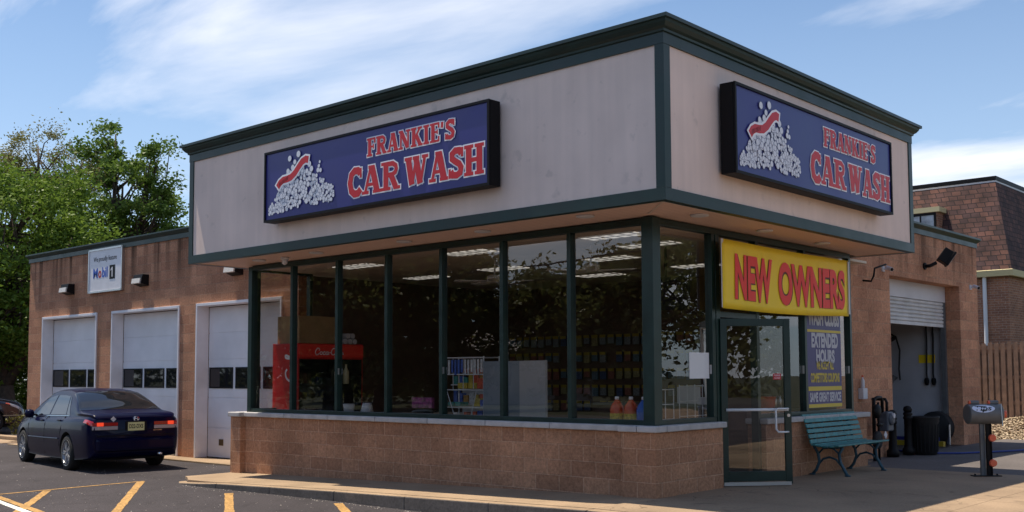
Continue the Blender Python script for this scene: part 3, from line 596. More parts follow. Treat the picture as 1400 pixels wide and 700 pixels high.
mb=MB(); mb.box(-9,-1.0,12.42,12.6,-.01,4.1); mb.box(-9.05,-8.95,8.3,12.42,-.01,4.1); P(mb,'bay_inner_wall',mat('bay_white_wall',(.50,.49,.52),.6,noise=(1.5,.15)))
mb=MB(); mb.box(-9,-.905,8.1,8.3,-.01,4.1); P(mb,'bay_side_wall',M['interior_wall'])
mb=MB(); mb.box(-9,-.905,8.3,12.42,3.75,3.8); P(mb,'bay_ceiling',M['blackmatte'])
# interior of the shop
mb=MB(); mb.box(-9,-.32,.4,7,-.05,.012); P(mb,'shop_floor',M['floor_tile'])
mb=MB(); mb.box(-8.95,-.33,.26,7,3.40,3.44); P(mb,'shop_ceiling',M['interior_beige'])
mb=MB(); mb.box(-9,-.91,7.0,7.15,0,3.44); mb.box(-9.1,-9.0,1.75,7,0,3.44); mb.box(-.9,-.62,5.86,7,0,3.44)
P(mb,'shop_inner_wall',M['interior_wall'])
for (x,y) in [(-1.3,.95),(-3.0,3.2),(-1.5,2.1),(-4.1,1.0),(-2.6,5.2),(-6.9,1.1),(-5.4,3.2),(-7.6,3.4),(-4.9,5.4),(-.95,4.4)]:
    mb=MB()
    mb.box(x-.46,x+.46,y-.2,y+.2,3.388,3.398)
    P(mb,'ceiling_light',M['lightpanel'])

# ------------------------------------------------------------ neighbour building and fence
NB=thing('brick_neighbour_building','brown brick building with steep shingled mansard roof behind the picket fence','building',(-8,27,0))
mb=MB(); mb.box(-18,-2.9,23.2,40,-.3,4.45); mb.build('wall',M['brick'],NB)
Ex,Ey,Ez=-2.74,23.03,4.64; Tx,Ty,Tz=-3.45,24.03,7.6
mb=MB(); rf=[(-18,Ey,Ez),(Ex,Ey,Ez),(Ex,40,Ez),(-18,40,Ez)]; tp=[(-18,Ty,Tz),(Tx,Ty,Tz),(Tx,40,Tz),(-18,40,Tz)]
mb.add(rf+tp,[(0,3,2,1),(4,5,6,7),(0,1,5,4),(1,2,6,5),(2,3,7,6),(3,0,4,7)]); roof=mb.build('roof',M['shingle'],NB)
mb=MB(); sweep(mb,[(-18,Ty),(Tx,Ty),(Tx,40)],[(-.1,Tz-.04),(.05,Tz-.04),(.05,Tz+.09),(-.1,Tz+.09)]); mb.build('roof_edge',M['black'],NB)
mb=MB(); sweep(mb,[(-18,Ty),(Tx,Ty),(Tx,40)],[(0,Tz-.1),(.035,Tz-.1),(.035,Tz-.045),(0,Tz-.045)]); mb.build('roof_flashing',M['offwhite'],NB)
cream=mat('cream_fascia',(.62,.53,.30),.6)
mb=MB(); sweep(mb,[(-18,Ey),(Ex,Ey),(Ex,40)],[(-.1,Ez-.2),(.02,Ez-.2),(.06,Ez-.02),(.0,Ez+.0),(-.1,Ez-.004)]); mb.build('eave_fascia',cream,NB)
mb=MB(); mb.cyl((-3.58,23.14,-.2),(-3.58,23.14,4.44),.06,n=10); mb.build('downspout',M['plastic_white'],NB)
mb=MB(); mb.box(-7.4,-4.95,23.16,24.4,5.6,6.62); mb.build('dormer_brick',M['brick'],NB)
mb=MB(); mb.box(-7.5,-4.86,23.10,24.4,6.621,6.78); mb.build('dormer_header',cream,NB)
wf=MB(); 
for a in (-6.9,-5.93): 
    pass
wf.box(-5.95,-4.99,23.12,23.158,6.53,6.60); wf.box(-5.95,-4.99,23.12,23.158,5.6,5.66); wf.box(-5.95,-5.89,23.12,23.158,5.66,6.53); wf.box(-5.05,-4.99,23.12,23.158,5.66,6.53); wf.box(-5.50,-5.46,23.12,23.158,5.66,6.53)
wn=wf.build('window',M['black'],NB)
g=MB(); g.box(-5.89,-5.05,23.145,23.157,5.66,6.53); g.build('pane',mat('curtained_glass',(.34,.36,.40),.15,noise=(5,.5)),NB)
mb=MB(); mb.box(-2.899,-2.86,25.5,25.7,3.2,3.55); mb.build('wall_light_fitting',M['black'],NB)

fen=thing('picket_fence','tall brown wooden shadowbox picket fence behind the mulch bank','fence',(0,17.4,0))
fm=mat('fence_wood',(.24,.15,.105),.85,noise=(6,.25),bump=(30,.4,.004))
x=-2.75; i=0; r_=random.Random(3)
while x<2.2:
    h=2.27+r_.uniform(-.015,.015); zb_=.30
    mb=MB(); yy=17.36 if i%2==0 else 17.36
    mb.add([(x,yy,zb_),(x+.10,yy,zb_),(x+.10,yy+.02,zb_),(x,yy+.02,zb_),(x,yy,h-.04),(x+.10,yy,h-.04),(x+.10,yy+.02,h-.04),(x,yy+.02,h-.04),(x+.025,yy,h),(x+.075,yy,h),(x+.075,yy+.02,h),(x+.025,yy+.02,h)],
       [(0,3,2,1),(0,1,5,4),(1,2,6,5),(2,3,7,6),(3,0,4,7),(4,5,9,8),(5,6,10,9),(6,7,11,10),(7,4,8,11),(8,9,10,11)])
    mb.build('picket',fm,fen)
    x+=.152; i+=1
mb=MB()
for z in (.7,1.35,2.0): mb.box(-2.75,2.2,17.383,17.43,z,z+.09)
mb.build('rail',fm,fen)
mb=MB(); x=-2.70
while x<2.2: mb.box(x,x+.07,17.433,17.453,.3,2.2); x+=.152
mb.build('rear_picket_boards',fm,fen)
# mulch bank
mb=MB(); nx,ny=60,14
def zb(x,y): 
    t=max(0,min(1,(y-14.9)/2.3)); return -.02+.40*t*t*(3-2*t)+.03*math.sin(x*3.1+y*2)*t+.02*math.sin(x*7.3-y*5)*t
vs_=[(-3+i*.25,14.88+j*.25,zb(-3+i*.25,14.88+j*.25)) for j in range(ny) for i in range(nx)]
mb.add(vs_,[(j*nx+i,j*nx+i+1,(j+1)*nx+i+1,(j+1)*nx+i) for j in range(ny-1) for i in range(nx-1)]); struct(mb,'bank',M['mulch'],smooth=True)
mb=MB(); r_=random.Random(5)
for k in range(5200):
    x=r_.uniform(-2.6,4 if k%4==0 else .8); y=r_.uniform(14.95,17.3); z=zb(x,y)+.012; s=r_.uniform(.015,.05)
    a=r_.uniform(0,6.28); u=Vector((math.cos(a),math.sin(a),r_.uniform(-.5,.5)))*s; v=Vector((-math.sin(a),math.cos(a),r_.uniform(-.4,.4)))*s*.6
    c=Vector((x,y,z)); mb.add([c-u,c-v+Vector((0,0,.01)),c+u,c+v],[(0,1,2,3)])
o=mb.build('leaf_litter',mat('dry_leaves',(.42,.33,.22),.8,noise=(25,.6)),fix=False); o['kind']='stuff'

# ------------------------------------------------------------ signs
def shop_sign(name,label,O,rt,nrm,Wd,Hh,T):
    """lit box sign. O: lower left front corner, rt: right along face, T: depth"""
    O=Vector(O); rt=Vector(rt); nrm=Vector(nrm); up=Vector((0,0,1))
    t=thing(name,label,'sign',tuple(O-nrm*T),group='box signs on the fascia')
    c=O+rt*Wd/2+up*Hh/2-nrm*T/2
    mb=MB(); mb.obox(c-nrm*.01,rt,nrm,up,Wd/2,T/2-.01,Hh/2); mb.build('sign_box',M['black'],t,bevel=.006)
    mb=MB(); e=.035
    mb.obox(O+rt*Wd/2+up*(e/2),rt,nrm,up,Wd/2,.014,e/2); mb.obox(O+rt*Wd/2+up*(Hh-e/2),rt,nrm,up,Wd/2,.014,e/2)
    mb.obox(O+rt*(e/2)+up*Hh/2,rt,nrm,up,e/2,.014,Hh/2-e); mb.obox(O+rt*(Wd-e/2)+up*Hh/2,rt,nrm,up,e/2,.014,Hh/2-e)
    mb.build('sign_rim',M['black'],t)
    mb=MB(); mb.obox(c+nrm*(T/2-.012),rt,nrm,up,Wd/2-e,.006,Hh/2-e); mb.build('sign_face',M['signblue'],t)
    g=lambda u,v: O+rt*u+up*v
    kx=Wd/4.85; 
    # name line and main line
    for m_,nm,ext,lf in ((M['signwhite'],'letter_outline',.048,0.0),(M['signred'],'red_letters',0,.005)):
        mb=MB()
        draw_word(mb,"FRANKIE'S",g(2.47*kx,.70),rt,up,nrm,1.76*kx,.255,ext*1.25,lf)
        draw_word(mb,"CAR",g(2.03*kx,.17),rt,up,nrm,1.14*kx,.39,ext,lf,gap=.02)
        draw_word(mb,"WASH",g(3.26*kx,.17),rt,up,nrm,1.50*kx,.39,ext,lf,gap=.02)
        mb.build(nm,m_,t,fix=False)
    # foam
    r=random.Random(11); line=MB(); fo=MB(); k=0
    def blob(u,v,rad):
        nonlocal k
        l=.0005+k*.00002; k+=1
        disc(line,g(u*kx,v)+nrm*l,rt,up,rad*1.0,10,rad*1.05); disc(fo,g(u*kx,v)+nrm*(l+.00001),rt,up,rad*.86,10,rad*.9)
    def clump(poly,n,r0,r1):
        c_=0
        while c_<n:
            u=r.uniform(*poly[0]); v=r.uniform(*poly[1])
            if poly[2](u,v): blob(u,v,r.uniform(r0,r1)); c_+=1
    clump(((.12,.62),(.12,.58),lambda u,v: v<.2+ (u-.12)*.95 and v>.12+.05*(u-.12)),150,.02,.034)
    clump(((1.15,1.72),(.14,.62),lambda u,v: v<.62-abs(u-1.3)*.62 and v>.16+.05*abs(u-1.4)),140,.02,.034)
    clump(((.42,1.3),(.16,.78),lambda u,v: ((u-.86)/.44)**2+((v-.46)/.32)**2<1),210,.024,.045)
    for u,v,q_ in ((.66,.93,.05),(.88,.97,.055),(.79,.86,.042),(.74,.78,.05),(.62,.74,.045),(1.15,.78,.05),(1.2,.70,.05),(1.38,.72,.03),(1.40,.78,.025),(1.36,.66,.04),(1.42,.65,.035),(.83,.74,.05),(1.02,.84,.04)): blob(u,v,q_)
    line.build('foam_outline',M['foamline'],t,fix=False); fo.build('foam_bubbles',M['foam'],t,fix=False)
    # scrubbing brush above the foam
    for m_,nm,e_,lf in ((M['signwhite'],'brush_outline',.028,.012),(M['signred'],'brush_handle',0,.013)):
        mb=MB(); pts=[(.36,.52),(.42,.58),(.50,.615),(.60,.62),(.70,.635),(.80,.69),(.89,.77),(.98,.84),(1.06,.865),(1.13,.85)]
        Lf,Rt=stroke_poly([(a*kx,b) for a,b in pts],.105,e_)
        for j in range(len(Lf)-1): mb.quad(*[g(p.x,p.y)+nrm*lf for p in (Rt[j],Rt[j+1],Lf[j+1],Lf[j])])
        mb.build(nm,m_,t,fix=False)
    mb=MB()
    for j in range(7): u=(.40+.035*j)*kx; a=g(u,.53+.012*j)+nrm*.014; mb.quad(a,a+rt*.012*kx,a+rt*.02*kx+up*.06,a+rt*.008*kx+up*.06)
    mb.build('brush_bristles',M['black'],t,fix=False)
    return t
shop_sign('shop_sign','long blue box sign with red lettering on the wide street side fascia',(-6.62,-1.03,3.90),(1,0,0),(0,-1,0),4.86,1.11,.2)
shop_sign('shop_sign','blue box sign with red lettering on the fascia above the entrance',(.95,.37,3.90),(0,1,0),(1,0,0),4.66,1.11,.2)

# oil brand board on the garage
t=thing('wall_board','white framed board with blue and red lettering on the garage wall','sign',(-16.5,1.5,3.53))
mb=MB(); mb.box(-17.36,-15.80,1.44,1.498,3.55,4.52); mb.build('board',M['white'],t)
mb=MB(); mb.box(-17.38,-15.78,1.425,1.497,3.51,3.55); mb.box(-17.38,-15.78,1.425,1.497,4.52,4.56); mb.box(-17.40,-17.36,1.425,1.497,3.51,4.56); mb.box(-15.80,-15.76,1.425,1.497,3.51,4.56); mb.build('board_frame',M['alu'],t)
rt,up,nr=(1,0,0),(0,0,1),(0,-1,0)
blue=mat('board_blue',(.02,.10,.50),.5); 
mb=MB(); fit_text(mb,'We proudly feature',(-17.15,1.44,4.22),rt,up,nr,1.12,.15,bold=.01,lift=.003); mb.build('small_writing',M['blackmatte'],t,fix=False)
mb=MB(); fit_text(mb,'M',(-17.16,1.44,3.86),rt,up,nr,.23,.24,bold=.03,lift=.003); fit_text(mb,'bil',(-16.72,1.44,3.86),rt,up,nr,.27,.25,bold=.03,lift=.003); mb.build('blue_writing',blue,t,fix=False)
mb=MB(); fit_text(mb,'o',(-16.91,1.44,3.855),rt,up,nr,.16,.18,bold=.035,lift=.003); mb.build('red_letter',M['red'],t,fix=False)
mb=MB(); mb.box(-16.36,-16.10,1.436,1.4395,3.80,4.13); mb.build('numeral_block',M['black'],t)
mb=MB(); mb.add([(-16.25,1.433,3.85),(-16.20,1.433,3.85),(-16.20,1.433,4.08),(-16.24,1.433,4.08),(-16.30,1.433,4.03),(-16.30,1.433,3.99),(-16.25,1.433,4.02)],[(0,1,2,3,4,5,6)]); mb.build('numeral',M['offwhite'],t,fix=False)

# yellow banner
t=thing('banner','yellow vinyl banner with red NEW OWNERS lettering hung over the entrance','banner',(.03,3.5,2.4))
mb=MB(); n=40; m_=10
def bx(u,v): return .015+.007*math.sin(u*9+v*2)+.003*math.sin(u*19+v*4)
vs_=[]; 
for j in range(m_+1):
    for i in range(n+1):
        u=i/n; v=j/m_; sag=.03*math.sin(math.pi*u); vs_.append((bx(u,v)+.02, 1.56+3.88*u, 3.30-.0*u-(.93-.04*u)*v - sag*(.4+.6*v)))
mb.add(vs_,[(j*(n+1)+i,j*(n+1)+i+1,(j+1)*(n+1)+i+1,(j+1)*(n+1)+i) for j in range(m_) for i in range(n)])
o=mb.build('banner_sheet',M['yellow'],t,smooth=True); so=o.modifiers.new('thick','SOLIDIFY'); so.thickness=.003
for mm,nm,bold,lift,dx_,dz_ in ((mat('banner_outline',(.10,.02,.01),.6),'dark_letter_outline',.062,.007,.006,-.004),(mat('banner_red',(.85,.025,.01),.5),'red_letters',.040,.010,0,0)):  # printed dark outline beneath the red letters
    mb=MB(); H_=.62
    for wd_,a,b_ in (('NEW',.08,.35),('OWNERS',.40,.96)):
        w0=1.56+3.88*a; 
        fit_text(mb,wd_,(0,w0+dx_,2.50+dz_),(0,1,0),(0,0,1),(1,0,0),3.88*(b_-a),H_,bold=bold,lift=0)
    for i,p in enumerate(mb.v):
        u=(p[1]-1.56)/3.88; v=(3.3-p[2])/.93; sag=.03*math.sin(math.pi*u)
        mb.v[i]=(bx(u,v)+.02+lift,p[1],p[2]-sag*(.4+.6*v)+.01)
    mb.build(nm,mm,t,fix=False)
mb=MB(); mb.box(.03,.037,1.545,1.60,2.38,3.30); mb.box(.045,.052,5.40,5.45,2.44,3.28); mb.build('white_hem',M['offwhite'],t)

# purple poster in the side window
t=thing('window_poster','purple and yellow poster about wash clubs and extended hours in the side window','poster',(-.14,4.9,.98))
mb=MB(); X=-.148; mb.box(X-.003,X,4.33,5.50,.97,2.62); mb.build('poster_sheet',mat('poster_purple',(.045,.03,.15),.4),t)
yl=mat('poster_yellow',(.62,.46,.04),.45); rt,up,nr=(0,1,0),(0,0,1),(1,0,0)
for a_,b_ in ((2.14,2.18),(.975,1.03),(1.235,1.30)): mb=MB(); mb.box(X+.001,X+.003,4.34,5.49,a_,b_); mb.build('yellow_bar',yl,t)
for w__,y_,z_,a_,b_ in (('WE ACCEPT ALL',4.62,1.56,.6,.13),('COMPETITORS COUPONS',4.42,1.36,1.0,.15)):
    mb=MB(); fit_text(mb,w__,(X,y_,z_),rt,up,nr,a_,b_,bold=.04,lift=.003); mb.build('yellow_writing',yl,t,fix=False)
wh=mat('poster_white',(.50,.48,.52),.45)
for w__,y_,z_,a_,b_ in (('WASH CLUBS',4.37,2.24,1.08,.26),('EXTENDED',4.47,1.90,.92,.23),('HOURS',4.62,1.66,.64,.215),('SAME GREAT SERVICE',4.38,1.06,1.08,.15)):
    mb=MB(); fit_text(mb,w__,(X,y_,z_),rt,up,nr,a_,b_,bold=.05,lift=.003); mb.build('white_writing',wh,t,fix=False)

# door poster, paper in window
t=thing('team_poster','grey football poster seen behind the entrance door glass','poster',(-.75,2.6,1.72))
mb=MB(); mb.box(-.76,-.75,2.27,2.80,1.73,2.16); mb.build('poster_sheet',mat('poster_grey',(.42,.40,.38),.6),t)
mb=MB(); fit_text(mb,'VILLE FOOTBALL',(-.75,2.30,2.07),rt,up,nr,.46,.055,bold=.02,lift=.003); fit_text(mb,'HUSKY',(-.75,2.38,1.76),rt,up,nr,.32,.07,bold=.03,lift=.003); mb.build('writing',M['black'],t,fix=False)
mb=MB(); disc(mb,(-.746,2.52,1.95),rt,up,.075,16,.065); mb.quad((-.746,2.56,1.89),(-.746,2.64,1.90),(-.746,2.63,1.94),(-.746,2.57,1.95)); mb.build('helmet_mark',M['blackmatte'],t,fix=False)
mb=MB(); mb.box(-.153,-.150,1.02,1.50,1.44,1.78); o=tag(mb.build('paper_notice',M['plastic_white']),'blank white paper taped to the glass beside the entrance','paper')

# ------------------------------------------------------------ cars
def cubic(xs,ys,x):
    x=np.asarray(x,float); xs=np.array(xs,float); ys=np.array(ys,float)
    d=np.diff(ys)/np.diff(xs); m=np.zeros(len(xs)); m[0]=d[0]; m[-1]=d[-1]
    for i in range(1,len(xs)-1): m[i]=0 if d[i-1]*d[i]<=0 else 2*d[i-1]*d[i]/(d[i-1]+d[i])
    i=np.clip(np.searchsorted(xs,x)-1,0,len(xs)-2); h=xs[i+1]-xs[i]; t=(x-xs[i])/h
    return (2*t**3-3*t**2+1)*ys[i]+(t**3-2*t**2+t)*h*m[i]+(-2*t**3+3*t**2)*ys[i+1]+(t**3-t**2)*h*m[i+1]
SEDAN=dict(x0=-2.40,x1=2.42,ra=-1.32,fa=1.42,wr=.325,
 w=([-2.40,-2.37,-2.25,-1.9,-1.4,-.6,.4,1.2,1.9,2.2,2.36,2.42],[.76,.81,.855,.885,.905,.91,.91,.90,.86,.78,.66,.55]),
 zb=([-2.40,-2.33,-2.1,-1.6,0,1.6,2.2,2.42],[.36,.27,.23,.20,.18,.20,.22,.3]),
 belt=([-2.40,-2.2,-1.7,-1,0,1,1.6,2.2,2.42],[.95,.99,.985,.965,.94,.91,.84,.70,.58]),
 top=([-2.40,-2.36,-2.28,-2.0,-1.72,-1.3,-.85,-.4,0,.35,.75,1.18,1.6,2.1,2.35,2.42],[.97,1.03,1.07,1.095,1.11,1.31,1.475,1.515,1.517,1.47,1.29,1.04,.965,.83,.72,.62]))
def section(S,x):
    w_=float(cubic(*S['w'],x)); zb_=float(cubic(*S['zb'],x)); bt=float(cubic(*S['belt'],x)); tp=float(cubic(*S['top'],x)); h=max(tp-bt,.02); T=S.get('tumble',.44)
    y6=w_*.90; y7=y6-max(0,h-.10)*T
    return [(0,zb_),(w_*.86,zb_),(w_*.965,zb_+.07),(w_,zb_+(bt-zb_)*.5),(w_*.985,bt-.11),(w_*.945,bt-.015),(y6,bt+min(.02,h*.4)),(y7,bt+h*(.80 if h>.12 else .75)),(y7*.80,bt+h*.955),(0,tp)]
def sec_pt(S,x,v):
    P_=section(S,x); P_=P_+[(-P_[8][0],P_[8][1])]; i=int(min(max(math.floor(v),0),8)); t=v-i
    a=P_[i-1] if i>0 else (-P_[1][0],P_[1][1]); b=P_[i]; c=P_[i+1]; d=P_[i+2]
    def f(k): return .5*((2*b[k])+(-a[k]+c[k])*t+(2*a[k]-5*b[k]+4*c[k]-d[k])*t*t+(-a[k]+3*b[k]-3*c[k]+d[k])*t**3)
    return Vector((x,max(f(0),0) if v<9 else 0,f(1)))
def patch(S,side,c,off=.004,nu=10,nv=6,full=False):
    """c: corners (x,v) a(lower rear) b(lower front) c(upper front) d(upper rear)"""
    vs=[]; 
    for j in range(nv+1):
        for i in range(nu+1):
            u=i/nu; t=j/nv
            x=(c[0][0]*(1-u)+c[1][0]*u)*(1-t)+(c[3][0]*(1-u)+c[2][0]*u)*t
            v=(c[0][1]*(1-u)+c[1][1]*u)*(1-t)+(c[3][1]*(1-u)+c[2][1]*u)*t
            p=sec_pt(S,x,v); e=.01
            du=sec_pt(S,x+e,v)-sec_pt(S,x-e,v); dvv=sec_pt(S,x,min(v+e*3,9))-sec_pt(S,x,v-e*3)
            n=dvv.cross(du); n=n.normalized() if n.length>1e-9 else Vector((0,1,0))
            if n.y<0 and v<8.5: n=-n
            if v>=8.5 and n.z<0: n=-n
            p=p+n*off; vs.append((p.x,p.y*side,p.z))
    fs=[(j*(nu+1)+i,j*(nu+1)+i+1,(j+1)*(nu+1)+i+1,(j+1)*(nu+1)+i) for j in range(nv) for i in range(nu)]
    return vs,fs
def end_glass(S,xa,xb,va,off=.005,nx=12,n=12):
    vs=[]
    for j in range(nx+1):
        x=xa+(xb-xa)*j/nx
        row=[sec_pt(S,x,va+(9-va)*i/n) for i in range(n+1)]
        d=Vector((-(float(cubic(*S['top'],x+.02))-float(cubic(*S['top'],x-.02)))/.04,0,1)).normalized()*off
        row=[p+d for p in row]
        vs+=[(p.x,-p.y,p.z) for p in row]+[(p.x,p.y,p.z) for p in reversed(row[:-1])]
    m=2*n+1
    return vs,[(j*m+i,j*m+i+1,(j+1)*m+i+1,(j+1)*m+i) for j in range(nx) for i in range(m-1)]
def wheel(parent,x,y,r,side,rimmat,spokes=10):
    t=MB(); W2=.105
    t.lathe((x,y,r),[(r*.66,-W2),(r*.9,-W2),(r*.985,-W2*.8),(r,-W2*.4),(r,W2*.4),(r*.985,W2*.8),(r*.9,W2),(r*.66,W2)],40,'y',cap=False)
    ty=t.build('wheel',M['rubber'],parent,smooth=True)
    m=MB(); o=side*W2
    m.lathe((x,y,r),[(r*.60,o*.2),(r*.70,o*.98),(r*.745,o*1.02),(r*.745,o*.9)],40,'y',cap=False)
    m.lathe((x,y,r),[(.02,o*.80),(r*.17,o*.86),(r*.2,o*.5)],20,'y')
    for k in range(spokes):
        a=2*math.pi*(k//2)/(spokes/2)+(.16 if k%2 else -.16)
        d=Vector((math.cos(a),0,math.sin(a))); c=Vector((x,y+o*.82,r))+d*(r*.44)
        m.obox(c,d,(0,1,0),d.cross(Vector((0,1,0))),r*.29,.012,r*.042)
    m.build('rim',rimmat,ty,smooth=False)
    b=MB(); b.lathe((x,y,r),[(r*.64,o*.1),(r*.64,o*.15)],24,'y'); b.build('brake_disc',M['black'],ty)
    return ty
def body_mesh(S,parent,paint):
    xs=np.concatenate([np.linspace(S['x0'],S['x0']+.12,6),np.linspace(S['x0']+.16,S['x1']-.16,64),np.linspace(S['x1']-.12,S['x1'],6)])
    vsteps=[i*.25 for i in range(0,37)]
    rows=[]
    for x in xs:
        r=[sec_pt(S,x,v) for v in vsteps]
        rows.append([(p.x,-p.y,p.z) for p in r]+[(p.x,p.y,p.z) for p in reversed(r[1:-1])])
    n=len(rows[0]); mb=MB(); mb.v=[p for r in rows for p in r]
    for i in range(len(rows)-1):
        for k in range(n): mb.f.append((i*n+k,(i+1)*n+k,(i+1)*n+(k+1)%n,i*n+(k+1)%n))
    mb.f.append(tuple(range(n))); mb.f.append(tuple((len(rows)-1)*n+k for k in range(n-1,-1,-1)))
    o=mb.build('body',paint,parent,smooth=True)
    cut=MB()
    for wx in (S['ra'],S['fa']):
        for sd in (-1,1): cut.cyl((wx,sd*.62,S['wr']+.01),(wx,sd*1.1,S['wr']+.01),S['wr']+.055,n=40)
    co=cut.build('cutter',M['rubber'],parent)
    md=o.modifiers.new('arches','BOOLEAN'); md.object=co; md.operation='DIFFERENCE'; md.solver='EXACT'
    bpy.context.view_layer.update()
    dg=bpy.context.evaluated_depsgraph_get(); me=bpy.data.meshes.new_from_object(o.evaluated_get(dg))
    o.modifiers.clear(); o.data=me; bpy.data.objects.remove(co)
    me.materials.clear(); me.materials.append(paint); me.materials.append(M['rubber'])
    for p in me.polygons:
        p.material_index=0
        c=p.center
        for wx in (S['ra'],S['fa']):
            d=math.hypot(c.x-wx,c.z-S['wr']-.01)
            if d<S['wr']+.06 and abs(c.y)<.93 and (abs(p.normal.y)<.3 or abs(c.y)<.7): p.material_index=1
    try: me.shade_smooth()
    except Exception: pass
    try: me.set_sharp_from_angle(angle=R(38))
    except Exception: pass
    return o
def seam(S,side,pts,parent,name='door_seam',off=.0015,w_=.006,m=None):
    mb=MB(); L3=[]
    for x,v in pts:
        p=sec_pt(S,x,v); L3.append(Vector((p.x,(p.y+off)*side,p.z)))
    mb.tube(L3,w_,6); mb.build(name,m or M['black'],parent)
def make_car(name,label,S,paint,rimmat,loc,rz,kind='sedan'):
    t=thing(name,label,'car',(0,0,0))
    body=body_mesh(S,t,paint)
    def on(mbv,nm,m,par=None,smooth=True):
        mb=MB(); mb.v=mbv[0]; mb.f=mbv[1]; return mb.build(nm,m,par or t,smooth=smooth,fix=False)
    G=S['glass']
    for sd in (1,-1):
        for c in G['side']: on(patch(S,sd,c),'side_window',M['carglass'])
        for s in G['seams']: seam(S,sd,s,body)
        # chrome belt line and black pillar
        seam(S,sd,[(x,6.08) for x in np.linspace(G['belt'][0],G['belt'][1],14)],t,'belt_trim',.004,.008,M['chrome'])
        for hx in G['handles']:
            p=sec_pt(S,hx,4.55); mb=MB(); mb.obox((p.x,(p.y+.014)*sd,p.z),(1,0,0),(0,1,0),(0,0,1),.095,.012,.014); mb.build('door_handle',paint,t,bevel=.008)
        p=sec_pt(S,G['mirror'],6.0); mb=MB(); mb.lathe((p.x,(p.y+.12)*sd,p.z+.07),[(.02,-.09),(.075,-.07),(.09,0),(.075,.07),(.02,.09)],14,'y')
        mo=mb.build('mirror',paint,t,smooth=True); mb=MB(); mb.obox((p.x,(p.y+.02)*sd,p.z+.04),(1,0,0),(0,1,0),(0,0,1),.03,.05,.02); mb.build('mirror_arm',M['black'],mo)
        # rub strip, sill
        seam(S,sd,[(x,3.0) for x in np.linspace(S['ra']+.45,S['fa']-.45,12)],t,'rub_strip',.004,.014,paint)
    on(end_glass(S,*G['rear']),'rear_window',M['carglass']); on(end_glass(S,*G['front']),'windscreen',M['carglass'])
    for wx in (S['ra'],S['fa']):
        for sd in (1,-1): wheel(t,wx,sd*(.795),S['wr'],sd,rimmat)
    mb=MB(); mb.box(S['x0']+.3,S['x1']-.3,-.6,.6,.20,.30); mb.build('underbody',M['rubber'],t)
    t.location=loc; t.rotation_euler.z=rz
    return t,body
paint=mat('navy_paint',(.0022,.003,.024),.3,metal=.0,spec=.05,coat=.28)
paint2=mat('dark_blue_paint',(.006,.008,.022),.25,metal=.3,coat=.9)
rimgrey=mat('grey_alloy',(.42,.42,.44),.35,metal=.6)
SEDAN['glass']=dict(side=[[(-.98,6.14),(-.06,6.14),(-.05,6.93),(-.74,6.93)],[(.02,6.14),(.98,6.16),(.44,6.90),(.03,6.93)],[(-1.22,6.14),(-1.02,6.14),(-.78,6.93),(-.84,6.9)]],
  seams=[[(-.02,2),(-.02,3),(-.02,4),(-.02,5),(-.02,6.1)],[(-1.0,6.1),(-1.02,5.5),(-1.04,4.6),(-.98,3.6),(-.9,2.6)],[(1.02,6.0),(1.04,5),(1.04,4),(1.02,3),(1.0,2)]],
  belt=(-1.22,1.0),handles=(-.86,.2),mirror=.86,rear=(-1.66,-.90,7.12),front=(.42,1.12,7.12))
CX,CY,CZ=-13.47,-.38,-.24
car,body=make_car('parked_sedan','dark navy blue four door sedan parked before the white garage doors, seen from behind',SEDAN,paint,rimgrey,(0,0,0),0)
x0=SEDAN['x0']
red=mat('tail_red',(.42,.008,.008),.12,coat=1); redlit=mat('tail_red_lit',(.8,.05,.02),.15,emit=((1,.08,.03),.45)); clear=mat('tail_clear',(.42,.36,.36),.15,coat=1)
for sd in (1,-1):
    mb=MB()
    def bar(mb,y0,y1,z0,z1,d=.012):
        n=10; vs=[]; 
        for i in range(n+1):
            y=y0+(y1-y0)*i/n; xx_=x0-d+ (max(0,y-.66)/.16)**2*.045
            for z in (z0,z1): vs.append((xx_,y*sd,z)); vs.append((xx_+.05,y*sd,z))
        for i in range(n):
            a=i*4; b=a+4; mb.f+= [(len(mb.v)+k for k in (a,b,b+2,a+2))] and []
            o_=len(mb.v)
            mb_f=[(a,b,b+2,a+2),(a+1,b+1,b,a),(a+2,b+2,b+3,a+3)]
            fs_.extend([tuple(q+o_ for q in f) for f in mb_f])
        mb.v+=vs
    for (y0,y1,z0,z1,m_,nm,d) in ((.34,.795,.845,.905,red,'tail_light',.014),(.34,.795,.775,.838,clear,'reverse_light',.014),(.60,.72,.842,.908,redlit,'brake_lamp',.02)):
        mb=MB(); fs_=[]; bar(mb,y0,y1,z0,z1,d); mb.f=fs_; mb.build(nm,m_,car,smooth=False)
    # lamp wrapping around the corner of the body
    mb=MB(); vsf=patch(SEDAN,sd,[(x0+.02,4.0),(x0+.30,4.15),(x0+.27,4.75),(x0+.02,4.75)],off=.008); mb.v,mb.f=vsf; mb.build('side_tail_light',red,car,smooth=True,fix=False)
